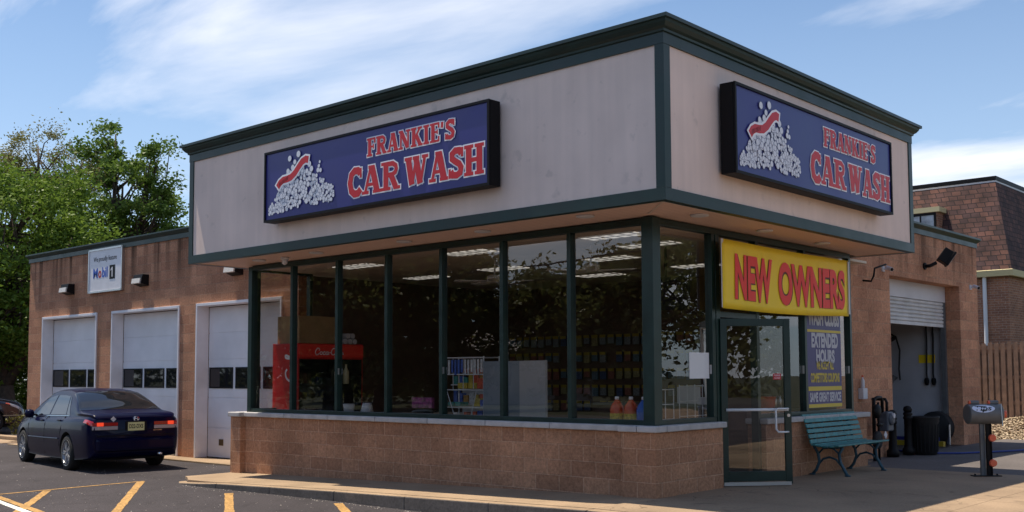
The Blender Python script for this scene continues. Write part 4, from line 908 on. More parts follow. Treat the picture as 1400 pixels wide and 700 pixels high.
# trunk lid seams, bumper lip, plate, emblem
mb=MB(); mb.obox((x0-.03,0,.50),(1,0,0),(0,1,0),(0,0,1),.06,.74,.12); mb.build('bumper',paint,car,bevel=.05)
mb=MB(); mb.obox((x0-.005,0,.665),(1,0,0),(0,1,0),(0,0,1),.008,.72,.005); mb.obox((x0-.002,.50,.765),(1,0,0),(0,1,0),(0,0,1),.006,.30,.003);mb.obox((x0-.002,-.50,.765),(1,0,0),(0,1,0),(0,0,1),.006,.30,.003); mb.build('trunk_seam',M['black'],car)
mb=MB(); mb.obox((x0-.004,0,.835),(1,0,0),(0,1,0),(0,0,1),.01,.20,.085); mb.build('plate_recess',M['black'],car,bevel=.01)
mb=MB(); mb.obox((x0-.016,0,.825),(1,0,0),(0,1,0),(0,0,1),.003,.153,.077); plate=mb.build('number_plate',mat('plate_yellow',(.70,.68,.32),.5),car)
rt,up,nr=(0,-1,0),(0,0,1),(-1,0,0)
mb=MB(); fit_text(mb,'D22-DXS',(x0-.019,.13,.79),rt,up,nr,.26,.075,bold=.02,lift=.002); mb.build('plate_writing',M['black'],plate,fix=False)
mb=MB(); # winged H emblem
for a,b in (((-.035,-.03),(-.022,.03)),((.035,-.03),(.022,.03)),((-.03,0),(.03,0))):
    p=Vector((x0-.012,-a[0],.965+a[1])); q_=Vector((x0-.012,-b[0],.965+b[1])); mb.tube([p,q_],.007,6)
ring_=[Vector((x0-.010,-.052*math.cos(k*.4488),.965+.042*math.sin(k*.4488))) for k in range(15)]; mb.tube(ring_,.005,6); mb.build('emblem',M['chrome'],car)
mb=MB(); mb.obox((x0-.006,.42,.965),(1,0,0),(0,1,1),(0,-1,1),.003,.036,.036); mb.build('diamond_sticker',M['offwhite'],car); 
mb=MB(); fit_text(mb,'ACCORD',(x0-.004,-.33,.735),rt,up,nr,.16,.022,lift=.003); mb.build('model_writing',M['chrome'],car,fix=False)
mb=MB(); mb.cyl((x0-.07,-.45,.30),(x0+.25,-.45,.32),.032,n=14); mb.build('tail_pipe',M['chrome'],car,smooth=True)
mb=MB(); mb.lathe((-.95,0,1.425),[(.035,0),(.02,.03),(.008,.05)],10); mb.build('roof_aerial',M['black'],car)
car.location=(CX,CY,CZ); car.rotation_euler.z=R(172.5)

SUV=dict(x0=-2.3,x1=2.3,ra=-1.3,fa=1.38,wr=.37,tumble=.3,
 w=([-2.3,-2.25,-1.9,-1,0,1.2,1.8,2.1,2.25,2.3],[.80,.86,.91,.93,.93,.925,.89,.80,.68,.6]),
 zb=([-2.3,-2.1,-1.6,0,1.6,2.1,2.3],[.42,.32,.3,.28,.3,.3,.4]),
 belt=([-2.3,-1.7,0,1,1.6,2.1,2.3],[1.12,1.12,1.08,1.05,1.0,.88,.7]),
 top=([-2.3,-2.2,-1.9,-1,0,.4,.8,1.2,1.7,2.15,2.3],[1.2,1.45,1.66,1.70,1.69,1.62,1.40,1.15,1.08,.95,.74]))
SUV['glass']=dict(side=[[(-.95,6.14),(-.04,6.14),(-.04,6.93),(-.95,6.93)],[(.04,6.14),(.95,6.16),(.48,6.9),(.04,6.93)],[(-1.9,6.14),(-1.05,6.14),(-1.05,6.93),(-1.7,6.93)]],
  seams=[[(0,2),(0,3),(0,4),(0,5),(0,6.1)],[(-1.0,6.1),(-1,5),(-1,3.6),(-.9,2.6)],[(1.0,6),(1.02,5),(1.02,3),(1,2)]],belt=(-1.9,1),handles=(-.85,.15),mirror=.88,rear=(-2.2,-1.95,7.2),front=(.45,1.1,7.12))
suv,sb=make_car('parked_suv','dark blue vehicle parked at the left edge below the trees, nose to the right',SUV,paint2,rimgrey,(0,0,0),0)
for sd in (1,-1):
    mb=MB(); vsf=patch(SUV,sd,[(1.95,4.2),(2.24,4.0),(2.2,4.8),(1.85,5.0)],off=.01); mb.v,mb.f=vsf; mb.build('headlight',mat('headlight_glass',(.5,.5,.5),.1,coat=1),suv,smooth=True,fix=False)
    mb=MB(); vsf=patch(SUV,sd,[(1.80,4.5),(1.93,4.4),(1.9,4.9),(1.8,4.9)],off=.014); mb.v,mb.f=vsf; mb.build('indicator_lamp',M['orange'],suv,smooth=True,fix=False)
suv.location=(-27.6,1.9,-.22); suv.rotation_euler.z=R(65)

# ------------------------------------------------------------ trees
def leaf_mat(name,c1,c2,tr=.35):
    m=bpy.data.materials.new(name); m.use_nodes=True; nt=m.node_tree; N=nt.nodes; L=nt.links; N.clear()
    o=N.new('ShaderNodeOutputMaterial'); d=N.new('ShaderNodeBsdfDiffuse'); t=N.new('ShaderNodeBsdfTranslucent'); g=N.new('ShaderNodeBsdfGlossy'); g.inputs['Roughness'].default_value=.45
    geo=N.new('ShaderNodeNewGeometry'); oi=N.new('ShaderNodeTexNoise'); oi.inputs['Scale'].default_value=1.6; oi.inputs['Detail'].default_value=5; L.new(geo.outputs['Position'],oi.inputs['Vector'])
    wn=N.new('ShaderNodeMath'); wn.operation='MULTIPLY_ADD'; wn.inputs[1].default_value=.5; L.new(geo.outputs['Random Per Island'],wn.inputs[0])
    ms=N.new('ShaderNodeMapRange'); ms.inputs['From Min'].default_value=.3; ms.inputs['From Max'].default_value=.7; ms.inputs['To Max'].default_value=.6; L.new(oi.outputs['Fac'],ms.inputs['Value']); L.new(ms.outputs[0],wn.inputs[2])
    mx=N.new('ShaderNodeMixRGB'); mx.inputs[1].default_value=(*c1,1); mx.inputs[2].default_value=(*c2,1); L.new(wn.outputs[0],mx.inputs[0])
    L.new(mx.outputs[0],d.inputs[0]); L.new(mx.outputs[0],t.inputs[0])
    s1=N.new('ShaderNodeMixShader'); s1.inputs[0].default_value=tr; L.new(d.outputs[0],s1.inputs[1]); L.new(t.outputs[0],s1.inputs[2])
    s2=N.new('ShaderNodeMixShader'); s2.inputs[0].default_value=.02; L.new(s1.outputs[0],s2.inputs[1]); L.new(g.outputs[0],s2.inputs[2]); L.new(s2.outputs[0],o.inputs[0])
    return m
bark=mat('bark',(.075,.055,.042),.95,noise=(9,.4),bump=(18,.7,.02))
def tree(name,label,base,H,crown,lm,n_clump,leaves,ls,cr,seed,trunk_r=.25,gap=0,cat='tree',group=None,shell=.55,limb=True):
    """crown: list of ellipsoids (dx,dy,cz,rx,ry,rz)"""
    r=np.random.RandomState(seed); t=thing(name,label,cat,base,group=group); bx_,by_,bz_=base
    ctrs=[]; wts=np.array([e[3]*e[4]*e[5] for e in crown])**.67; wts/=wts.sum()
    while len(ctrs)<n_clump:
        e=crown[r.choice(len(crown),p=wts)]; d=r.normal(size=3); d/=np.linalg.norm(d); q=shell+(1.08-shell)*r.rand()
        q*= 1+.14*math.sin(d[0]*5+seed)*math.cos(d[1]*4+d[2]*6+seed)
        ctrs.append((e[0]+d[0]*e[3]*q,e[1]+d[1]*e[4]*q,e[2]+d[2]*e[5]*q))
    ctrs=np.array(ctrs)
    mb=MB(); fork=Vector((bx_,by_,bz_+min(e[2]-e[5] for e in crown)*.9+.6)); b0=Vector(base)
    mb.tube([b0,b0*.5+fork*.5+Vector((.1,.05,0)),fork],trunk_r,10,taper=trunk_r*.75); 
    if limb:
        for e in crown:
            tip=Vector((bx_+e[0],by_+e[1],bz_+e[2]+e[5]*.6)); mid=fork.lerp(tip,.5)+Vector((r.uniform(-.4,.4),r.uniform(-.4,.4),0))
            mb.tube([fork,fork.lerp(mid,.5)+Vector((r.uniform(-.2,.2),0,.1)),mid,mid.lerp(tip,.6)+Vector((r.uniform(-.3,.3),0,0)),tip],trunk_r*.6,7,taper=.03)
            mine=[c for c in ctrs if ((c[0]-e[0])/e[3])**2+((c[1]-e[1])/e[4])**2+((c[2]-e[2])/e[5])**2<1.5]
            for c in mine[:26]:
                c=Vector((bx_+c[0],by_+c[1],bz_+c[2])); s_=fork.lerp(tip,r.uniform(.25,.85)); m1=s_.lerp(c,.5)+Vector((r.uniform(-.3,.3),r.uniform(-.3,.3),r.uniform(-.1,.35)))
                mb.tube([s_,m1,c],trunk_r*.17,5,taper=.012)
    mb.build('trunk',bark,t,smooth=True)
    per=leaves//n_clump; N_=per*n_clump
    rad=cr*(.6+.8*r.rand(n_clump)); c=np.repeat(ctrs,per,0)+r.normal(size=(N_,3))*np.repeat(rad,per)[:,None]*np.array([.55,.55,.38])
    a=r.normal(size=(N_,3)); a[:,2]*=.6; a/=np.linalg.norm(a,axis=1)[:,None]; b=np.cross(a,r.normal(size=(N_,3))); b/=np.linalg.norm(b,axis=1)[:,None]
    s=(ls*(.6+.8*r.rand(N_)))[:,None]
    v=np.empty((N_,4,3)); v[:,0]=c-a*s; v[:,1]=c+b*s*.5+a*s*.1; v[:,2]=c+a*s; v[:,3]=c-b*s*.5+a*s*.1
    me=bpy.data.meshes.new('crown'); me.vertices.add(N_*4); me.vertices.foreach_set('co',v.reshape(-1)); me.loops.add(N_*4); me.loops.foreach_set('vertex_index',np.arange(N_*4)); me.polygons.add(N_); me.polygons.foreach_set('loop_start',np.arange(0,N_*4,4)); me.update(calc_edges=True)
    me.materials.append(lm); o=bpy.data.objects.new('crown',me); col.objects.link(o); o.parent=t
    return t
L1=leaf_mat('maple_leaves',(.075,.135,.014),(.17,.26,.04)); L2=leaf_mat('ash_leaves',(.06,.115,.02),(.15,.23,.04)); L3=leaf_mat('locust_leaves',(.13,.13,.04),(.22,.21,.08),.45); L4=leaf_mat('shrub_leaves',(.06,.085,.02),(.2,.17,.03)); L5=leaf_mat('street_leaves',(.09,.11,.03),(.19,.19,.06),.45)
def dirpt(px,dist):  # bearing in degrees east of north seen from the camera position
    a=R(px); return (7.34+math.sin(a)*dist,-10.75+math.cos(a)*dist)
tree('maple_tree','dense leafy green maple at the far left behind the garage',(-31.4,5.4,-.3),10,[(0,0,5.6,3.6,3.6,3.9),(-2.0,-.8,4.6,2.8,2.6,3.6),(1.4,1.6,4.8,2.6,2.6,3.4),(-.6,.5,7.8,2.3,2.3,2.0)],L1,190,52000,.085,.6,2,.32)
tree('ash_tree','taller light green tree with open crown rising over the garage roof',(-33.4,10.7,-.3),12,[(0,0,8.2,2.5,2.5,2.6),(1.2,1.0,7.2,1.9,1.9,2.4),(-.3,-.2,10.9,1.3,1.3,1.5),(1.1,.9,9.7,1.2,1.2,1.6),(-1.8,-1.4,7.4,1.4,1.5,1.7)],L2,150,26000,.085,.42,5,.26,shell=.35)
tree('locust_tree','thin airy olive locust tree with bare dark branches above the maple',(-43.8,12.1,-.3),14,[(-.3,-.2,12.2,2.3,2.3,1.5),(1.6,1.2,11.6,1.7,1.7,1.0),(-1.6,-1.6,11.4,1.7,1.7,1.2),(.2,.0,10.4,2.0,2.0,1.0)],L3,100,21000,.062,.55,9,.24,shell=.5)
tree('understory_tree','darker mid height tree filling in between the maple and the garage',(-37.7,11.0,-.3),9,[(0,0,6.0,3.4,3.4,3.2),(2.6,2.2,6.4,2.4,2.4,2.2),(-2.5,-2,5.6,3,3,3)],L2,110,22000,.095,.7,12,.28)
tree('hedge_tree','low shadowed tree behind the dark blue vehicle',(-34.4,5.0,-.3),6,[(0,0,3.2,3.0,3.0,3.0),(-3,-3,3.2,3,3,3),(-2.5,3.2,3.0,3,3,2.8)],L1,110,22000,.09,.7,14,.2)
tree('hedge_tree','bushy shadowed tree left of the garage corner',(-35.5,8.6,-.3),6,[(0,0,2.6,3.0,3.0,2.8),(2.5,1.8,2.4,2.6,2.6,2.4)],L1,90,18000,.09,.6,15,.2)
tree('flowering_shrub','small yellow green shrub by the front of the dark vehicle',(-22.07,1.86,-.14),1,[(0,0,.38,.22,.22,.36)],L4,14,420,.035,.1,21,.02,cat='shrub')
# across the street, seen mirrored in the glass
SP=[(-40.3,-22.0,11,3.6),(-38.2,-24.8,12,3.2),(-36.6,-27.0,12.5,3.2),(-34.6,-29.4,12,2.8),(-29.6,-33.8,8.4,3.4),(-26.3,-36.5,9.5,3.4),(-22.5,-39,10.5,3.6),(-50.6,-36.3,12,4.5)]
DS=['leftmost street tree mirrored in the shop windows','second street tree mirrored in the shop windows','tall street tree mirrored at the third pane','street tree mirrored beside the dark one in the middle panes','street tree mirrored to the right of the sky gap','broad street tree mirrored beside the corner column','street tree mirrored in the last front pane','far street tree mirrored below the wires']
for i,(x,y,h,rr) in enumerate(SP):
    tree('street_tree',DS[i],(x,y,-.3),h,[(0,0,h*.58,rr,rr,h*.36),(rr*.5,-.4,h*.42,rr*.9,rr*.9,h*.36),(-rr*.4,.5,h*.72,rr*.7,rr*.7,h*.24)],L5,110,16000,.19,1.0,30+i,.35,group='street trees mirrored in the windows')
for i,(x,y,h,rr,lb) in enumerate([(19,27,10,4.2,'side lot tree mirrored in the pane beside the entrance'),(24,16,11,4.6,'side lot tree mirrored in the entrance door'),(27,34,12,5,'side lot tree mirrored behind the poster window')]):
    tree('side_lot_tree',lb,(x,y,-.3),h,[(0,0,h*.58,rr,rr,h*.36),(-rr*.4,.5,h*.5,rr*.8,rr*.8,h*.3)],L5,60,7000,.16,.9,60+i,.35,group='side lot trees')
wr_=np.random.RandomState(77); NW=60000
path=np.array([(-90,-30),(-60,-62),(-20,-72),(30,-66),(62,-40),(72,0),(70,50)],float); seg=wr_.randint(0,6,420); tt=wr_.rand(420); cc=path[seg]*(1-tt)[:,None]+path[seg+1]*tt[:,None]+wr_.normal(size=(420,2))*2
hh_=wr_.rand(420)*(5.5+2*np.sin(cc[:,0]*.21)+1.5*np.cos(cc[:,1]*.3)); k_=wr_.randint(0,420,NW); ctr=np.stack([cc[k_,0],cc[k_,1],hh_[k_]-.2],1)+wr_.normal(size=(NW,3))*np.array([1.5,1.5,.9]); ctr[:,2]=np.maximum(ctr[:,2],-.3)
a=wr_.normal(size=(NW,3)); a/=np.linalg.norm(a,axis=1)[:,None]; b=np.cross(a,wr_.normal(size=(NW,3))); b/=np.linalg.norm(b,axis=1)[:,None]
v=np.empty((NW,4,3)); v[:,0]=ctr-a*.38; v[:,1]=ctr+b*.2; v[:,2]=ctr+a*.38; v[:,3]=ctr-b*.2
me=bpy.data.meshes.new('far_woods'); me.vertices.add(NW*4); me.vertices.foreach_set('co',v.reshape(-1)); me.loops.add(NW*4); me.loops.foreach_set('vertex_index',np.arange(NW*4)); me.polygons.add(NW); me.polygons.foreach_set('loop_start',np.arange(0,NW*4,4)); me.update(calc_edges=True); me.materials.append(L5)
o=bpy.data.objects.new('far_woods',me); col.objects.link(o); o['kind']='stuff'
hs=thing('street_house','pale house with light roof mirrored in the middle panes','house',(-42,-40,-.3))
mb=MB(); mb.box(-47,-37.4,-47,-40,-.3,2.9); mb.build('wall',mat('house_wall',(.45,.38,.32),.8),hs)
mb=MB(); mb.add([(-47.5,-39.5,2.8),(-37,-39.5,2.8),(-37,-47.5,2.8),(-47.5,-47.5,2.8),(-46.5,-43.5,5.0),(-38,-43.5,5.0)],[(0,1,5,4),(1,2,5),(2,3,4,5),(3,0,4),(3,2,1,0)]); mb.build('roof',mat('house_roof',(.34,.31,.30),.9,noise=(2,.15)),hs)
for k,x in enumerate((-46,-43,-40)):
    mb=MB(); mb.box(x,x+1.2,-39.99,-39.94,.8,2.1); mb.build('window',M['glassdark'],hs)
for i,(px_,lb) in enumerate(((-58,'left wooden utility pole mirrored in the windows'),(-6,'right wooden utility pole mirrored in the windows'))):
    pt_=thing('utility_pole',lb,'utility pole',(px_,-28.2,-.3)); mb=MB(); mb.cyl((px_,-28.2,-.3),(px_,-28.2,10),.15,.11,n=10); mb.build('pole',bark,pt_); mb=MB(); mb.box(px_-.06,px_+.06,-29.3,-27.1,9.2,9.35); mb.build('crossarm',bark,pt_)
for k,(y,z) in enumerate(((-29.2,9.4),(-28.2,10.0),(-27.2,9.4),(-28.05,7.9),(-28.05,7.1))):
    mb=MB(); mb.tube([(-58+52*j/16,y,z-1.1*math.sin(math.pi*j/16)) for j in range(17)],.028 if k<3 else .045,5); tag(mb.build('overhead_wire',M['black']),['front upper power wire mirrored in the windows','topmost power wire mirrored in the windows','rear upper power wire mirrored in the windows','upper phone cable mirrored in the windows','lowest phone cable mirrored in the windows'][k],'wire','wires along the street')

# ------------------------------------------------------------ bench
bn=thing('park_bench','teal slatted park bench with scrolled iron legs by the low wall','bench',(.3,4.7,0))
BY0,BY1=3.82,5.62
seat=[(.16,.455),(.25,.44),(.34,.435),(.43,.44),(.52,.452)]
for i,(x,z) in enumerate(seat):
    mb=MB(); mb.box(x-.036,x+.036,BY0,BY1,z-.012,z+.012); mb.build('seat_slat',M['bench'],bn,bevel=.005)
back=[(.085,.50),(.065,.575),(.045,.65),(.025,.725),(.00,.80),(-.035,.865)]
for i,(x,z) in enumerate(back):
    mb=MB(); a=R(12+3*i); mb.obox((x+.03,(BY0+BY1)/2,z),(math.sin(a),0,-math.cos(a)),(0,1,0),(math.cos(a),0,math.sin(a)),.030,(BY1-BY0)/2,.011); mb.build('back_slat',M['bench'],bn,bevel=.005)
for y in (4.08,5.36):
    mb=MB()
    mb.tube([(.56,y,0.012),(.52,y,.08),(.455,y,.2),(.44,y,.32),(.50,y,.42)],.024,8)
    mb.tube([(.02,y,.012),(.08,y,.08),(.13,y,.2),(.11,y,.32),(.05,y,.42),(.07,y,.5),(.05,y,.62),(.0,y,.76),(-.03,y,.88)],.024,8)
    mb.tube([(.50,y,.42),(.35,y,.412),(.2,y,.418),(.08,y,.44)],.020,8)
    mb.tube([(.47,y,.15),(.39,y,.24),(.29,y,.27),(.19,y,.24),(.11,y,.15)],.016,8)
    mb.tube([(.44,y,.32),(.36,y,.39),(.28,y,.405)],.014,6); mb.tube([(.12,y,.32),(.19,y,.39),(.27,y,.405)],.014,6)
    mb.box(.53,.60,y-.03,y+.03,.002,.02); mb.box(-.02,.05,y-.03,y+.03,.002,.02)
    mb.build('leg',M['bench_iron'],bn,smooth=True)
for y in (4.4,5.05): mb=MB(); mb.tube([(.12,y,.49),(.07,y,.62),(.04,y,.74),(.0,y,.85)],.012,6); mb.build('back_stay',M['bench_iron'],bn)

# ------------------------------------------------------------ tips box
tp=thing('tip_box','grey drum shaped tips box with orange reflectors on two short posts','tip box',(2.05,5.4,0))
ax=Vector((.745,.667,0)); nx_=Vector((.667,-.745,0)); c=Vector((2.06,5.40,.90))
mb=MB(); n=28; prof=[(-.25,.10),(-.245,.135),(-.235,.145),(.235,.145),(.245,.135),(.25,.10)]
vs_=[]
for s_,r_ in prof:
    for k in range(n): a=2*math.pi*k/n; vs_.append(c+ax*s_+nx_*(r_*math.cos(a))+Vector((0,0,r_*math.sin(a))))
mb.add(vs_,[(i*n+k,i*n+(k+1)%n,(i+1)*n+(k+1)%n,(i+1)*n+k) for i in range(len(prof)-1) for k in range(n)]+[tuple(range(n-1,-1,-1)),tuple(range(5*n,6*n))])
drum=mb.build('drum',M['steelgrey'],tp,smooth=True); drum.data.set_sharp_from_angle(angle=R(40))
mb=MB(); lb=MB()
W_=.15
def onr(u,v,off): # wrap on the drum facing the camera, upper part
    a=R(36)+v/.145; return c+ax*(u-.05)+nx_*((.145+off)*math.cos(a))+Vector((0,0,(.145+off)*math.sin(a)))
k_=28; ov=[onr(0,0,.002)]+[onr(.165*math.cos(2*math.pi*i/k_),.066*math.sin(2*math.pi*i/k_),.002) for i in range(k_)]
mb.add(ov,[(0,1+i,1+(i+1)%k_) for i in range(k_)]); mb.build('oval_label',mat('label_white',(.62,.66,.80),.4),tp,fix=False)
tv,tf=text_mesh('Tips',.012,.3); mb=MB(); mb.add([onr((x-.5)*.24,(y-.58)*.105,.004) for x,y in tv],tf); mb.build('tips_writing',M['black'],tp,fix=False)
for s_ in (-.13,.15):
    p=c+ax*s_+Vector((0,0,.165)); mb=MB(); mb.cyl(p-ax*.06,p+ax*.06,.032,n=16); r1=mb.build('top_lamp_cap',M['steelgrey'],tp,smooth=False); mb=MB(); mb.cyl(p-ax*.062,p-ax*.085,.033,.028,n=16); mb.build('orange_end',M['orange'],r1)
for p,nn_ in ((c+ax*.252,nx_*.5+ax),(Vector((2.135,5.40,.56)),nx_),(Vector((2.135,5.40,.20)),nx_)):
    nn_=Vector(nn_).normalized(); p=p+nn_*.03+(nx_*.05 if nn_!=nx_ else Vector((0,0,0))); mb=MB(); mb.cyl(p,p+nn_*.03,.056,.048,n=20); mb.build('reflector',M['orange'],tp,smooth=False)
mb=MB(); mb.cyl(c+ax*.20+nx_*.13+Vector((0,0,.15)),c+ax*.20+nx_*.16+Vector((0,0,-.17)),.007,n=8); mb.build('padlock_rod',M['alu'],tp)
for p,w_,m_,nm in (((2.03,5.38),.028,M['steelgrey'],'post'),((2.10,5.44),.032,M['black'],'post')):
    mb=MB(); mb.obox((p[0],p[1],.40),ax,nx_,(0,0,1),w_,.02,.395); mb.obox(Vector((p[0],p[1],.40))+ax*w_+nx_*.012,ax,nx_,(0,0,1),.004,.03,.395); mb.build(nm,m_,tp)
mb=MB(); mb.obox((2.065,5.41,.008),ax,nx_,(0,0,1),.2,.07,.006)
for s_ in (-.16,.16): p=Vector((2.065,5.41,.02))+ax*s_; mb.cyl(p-Vector((0,0,.01)),p+Vector((0,0,.015)),.015,n=6)
mb.build('base_plate',M['black'],tp)

# ------------------------------------------------------------ bollards, can, meter
def bollard(x,y,h,lb):
    t=thing('ornamental_bollard',lb,'bollard',(x,y,0),group='bollards by the wash bay')
    mb=MB(); mb.lathe((x,y,0),[(.11,0),(.11,.10),(.085,.13),(.075,.16),(.07,.4),(.07,h-.26),(.085,h-.24),(.085,h-.21),(.068,h-.19),(.085,h-.165),(.085,h-.14),(.06,h-.12)],24); mb.build('post',M['black'],t,smooth=True)
    mb=MB(); mb.lathe((x,y,h-.07),[(.03,-.062),(.065,-.045),(.082,0),(.065,.045),(.03,.066),(.005,.07)],20); mb.build('ball_top',M['black'],t,smooth=True)
bollard(-.45,8.20,.84,'black ball topped bollard nearest the gas meter')
bollard(-.42,8.85,.90,'black ball topped bollard beside the bin')
t=thing('trash_bin','black ribbed plastic bin standing at the bay opening','bin',(-.22,9.15,0)); mb=MB(); mb.lathe((-.22,9.15,0),[(.2,0),(.235,.58),(.25,.6),(.25,.66),(.262,.67),(.262,.70),(.235,.70),(.2,.1)],28); mb.build('bin_body',M['blackmatte'],t,smooth=True)
mb=MB()
for k in range(20): a=2*math.pi*k/20; mb.tube([(-.22+.212*math.cos(a),9.15+.212*math.sin(a),.05),(-.22+.24*math.cos(a),9.15+.24*math.sin(a),.56)],.008,4)
mb.build('bin_ribs',M['blackmatte'],t)
gm=thing('gas_meter','grey gas meter with dark pipes on the wall beyond the bench','gas meter',(-.3,7.3,0))
gp=mat('meter_grey',(.07,.08,.10),.5,noise=(12,.3)); 
mb=MB(); mb.obox((-.28,7.52,.66),(0,1,0),(1,0,0),(0,0,1),.13,.09,.17); mb.lathe((-.19,7.52,.70),[(.11,-.02),(.11,.03),(.06,.05)],20,'x'); mb.build('meter_body',gp,gm,bevel=.03)
mb=MB(); mb.lathe((-.16,7.52,.76),[(.045,0),(.045,.035)],16,'x'); mb.build('dial',M['offwhite'],gm)
mb=MB(); 
mb.tube([(-.3,7.42,.8),(-.3,7.42,1.02),(-.3,7.36,1.08),(-.3,7.2,1.08),(-.3,7.08,1.05),(-.3,7.06,.9),(-.3,7.06,.0)],.03,10)
mb.tube([(-.3,7.62,.8),(-.3,7.62,.98),(-.34,7.66,1.04),(-.5,7.7,1.04),(-.6,7.7,1.04)],.026,10)
mb.tube([(-.28,7.2,.0),(-.28,7.2,.75),(-.28,7.2,1.0)],.022,8); mb.tube([(-.2,6.98,.62),(-.2,7.16,.62)],.03,8)
mb.build('pipes',M['black'],gm,smooth=True)
mb=MB(); mb.lathe((-.22,7.0,.85),[(.02,-.05),(.12,-.03),(.12,.03),(.05,.06)],20,'x'); mb.build('regulator',M['black'],gm,smooth=True)
mb=MB(); mb.lathe((-.24,7.05,.36),[(.02,-.04),(.15,-.03),(.15,.03),(.06,.05)],20,'x'); mb.build('hose_coil',M['blackmatte'],gm,smooth=True)
mb=MB(); mb.obox((-.16,7.2,.44),(0,1,1),(1,0,0),(0,-1,1),.05,.004,.05); mb.build('hazard_tag',M['offwhite'],gm)
# wall things near the bay
t=thing('outlet_box','small grey outlet box holding a bottle on the wall by the poster window','outlet box',(-.6,6.9,1.1)); mb=MB(); mb.box(-.598,-.50,7.12,7.30,1.05,1.24); mb.build('box',M['offwhite'],t,bevel=.01)
t=thing('spray_bottle','clear bottle with orange cap on the wall outlet box','bottle',(-.54,7.2,1.25)); mb=MB(); mb.lathe((-.545,7.2,1.242),[(.03,0),(.034,.02),(.034,.13),(.015,.17),(.015,.19)],14); mb.build('bottle_body',M['offwhite'],t,smooth=True); mb=MB(); mb.lathe((-.545,7.2,1.432),[(.018,0),(.018,.035)],10); mb.build('cap',M['orange'],t)
def secam(x,y,z,lb,out):
    t=thing('security_camera',lb,'camera',(x,y,z),group='security cameras'); o_=Vector(out)
    mb=MB(); mb.obox(Vector((x,y,z))+o_*.012,o_,(0,0,1),o_.cross(Vector((0,0,1))),.012,.05,.05); mb.tube([Vector((x,y,z))+o_*.02,Vector((x,y,z))+o_*.1+Vector((0,0,-.01))],.014,6); mb.build('mount',M['offwhite'],t)
    mb=MB(); d_=(o_+Vector((.0,-.8,-.4))).normalized(); p=Vector((x,y,z))+o_*.13; mb.cyl(p-d_*.09,p+d_*.09,.038,n=14); h=mb.build('camera_body',M['offwhite'],t,smooth=False); mb=MB(); mb.cyl(p+d_*.091,p+d_*.097,.03,n=14); mb.build('lens',M['black'],t)
secam(-.6,8.32,3.42,'small white camera left of the wash bay door',(1,0,0))
secam(-.6,12.95,3.35,'small white camera at the right end of the wash bay wall',(1,0,0))
t=thing('dome_camera','white dome camera under the soffit at the left end','camera',(-7.15,-.25,3.46),group='security cameras'); mb=MB(); mb.lathe((-7.15,-.25,0),[(.07,3.465),(.07,3.43),(.055,3.42)],18); mb.build('housing',M['offwhite'],t,smooth=True); mb=MB(); mb.lathe((-7.15,-.25,3.38),[(.01,-.045),(.045,-.02),(.05,.03),(.05,.04)],16); mb.build('dome',M['offwhite'],t,smooth=True)
t=thing('conduit_bracket','dark bent conduit bracket on the block wall under the fascia end','bracket',(-.6,7.4,3.4)); mb=MB(); mb.tube([(-.6,7.45,3.15),(-.45,7.45,3.13),(-.4,7.45,3.22),(-.4,7.5,3.36),(-.3,7.75,3.44)],.018,8); mb.build('pipe',M['black'],t,smooth=True)

# flood lights
def wallpack(x,lb):
    t=thing('wall_light',lb,'wall light',(x,1.5,3.6),group='wall lights over the garage doors')
    mb=MB(); a,b=x-.2,x+.2
    mb.add([(a,1.498,3.54),(b,1.498,3.54),(b,1.498,3.80),(a,1.498,3.80),(a,1.30,3.60),(b,1.30,3.60),(b,1.34,3.80),(a,1.34,3.80)],[(0,3,2,1),(4,5,6,7),(0,1,5,4),(1,2,6,5),(2,3,7,6),(3,0,4,7)]); mb.build('housing',M['black'],t,bevel=.008)
    mb=MB(); mb.add([(a+.02,1.305,3.585),(b-.02,1.305,3.585),(b-.02,1.325,3.70),(a+.02,1.325,3.70),(a+.02,1.27,3.60),(b-.02,1.27,3.60),(b-.02,1.29,3.71),(a+.02,1.29,3.71)],[(0,3,2,1),(4,5,6,7),(0,1,5,4),(1,2,6,5),(2,3,7,6),(3,0,4,7)]); mb.build('lens',mat('prismatic_lens',(.5,.48,.45),.15,noise=(40,.2)),t)
wallpack(-18.42,'black wall light above the leftmost garage door'); wallpack(-14.85,'black wall light above the middle garage door'); wallpack(-11.15,'black wall light tucked beneath the fascia end')
t=thing('flood_light','dark tilted flood light above the wash bay door','flood light',(-.6,10.9,3.7))
d_=Vector((.72,.35,-.55)).normalized(); sx_=Vector((0,0,1)).cross(d_).normalized(); ux_=d_.cross(sx_)
c=Vector((-.24,10.55,3.80)); mb=MB(); mb.obox(c,sx_,d_,ux_,.165,.11,.14); mb.obox(c+d_*.10+ux_*.0,sx_,d_,ux_,.18,.025,.155); mb.build('housing',M['black'],t,bevel=.012)
mb=MB(); mb.obox(c+d_*.128,sx_,d_,ux_,.15,.003,.125); mb.build('lens',mat('flood_lens',(.33,.32,.31),.1,noise=(14,.5)),t)
mb=MB(); mb.tube([(-.598,10.35,3.62),(-.48,10.35,3.62),(-.38,10.42,3.68)],.035,8); mb.lathe((-.598,10.35,3.62),[(.07,0),(.07,.03)],14,'x'); mb.build('bracket',M['black'],t)

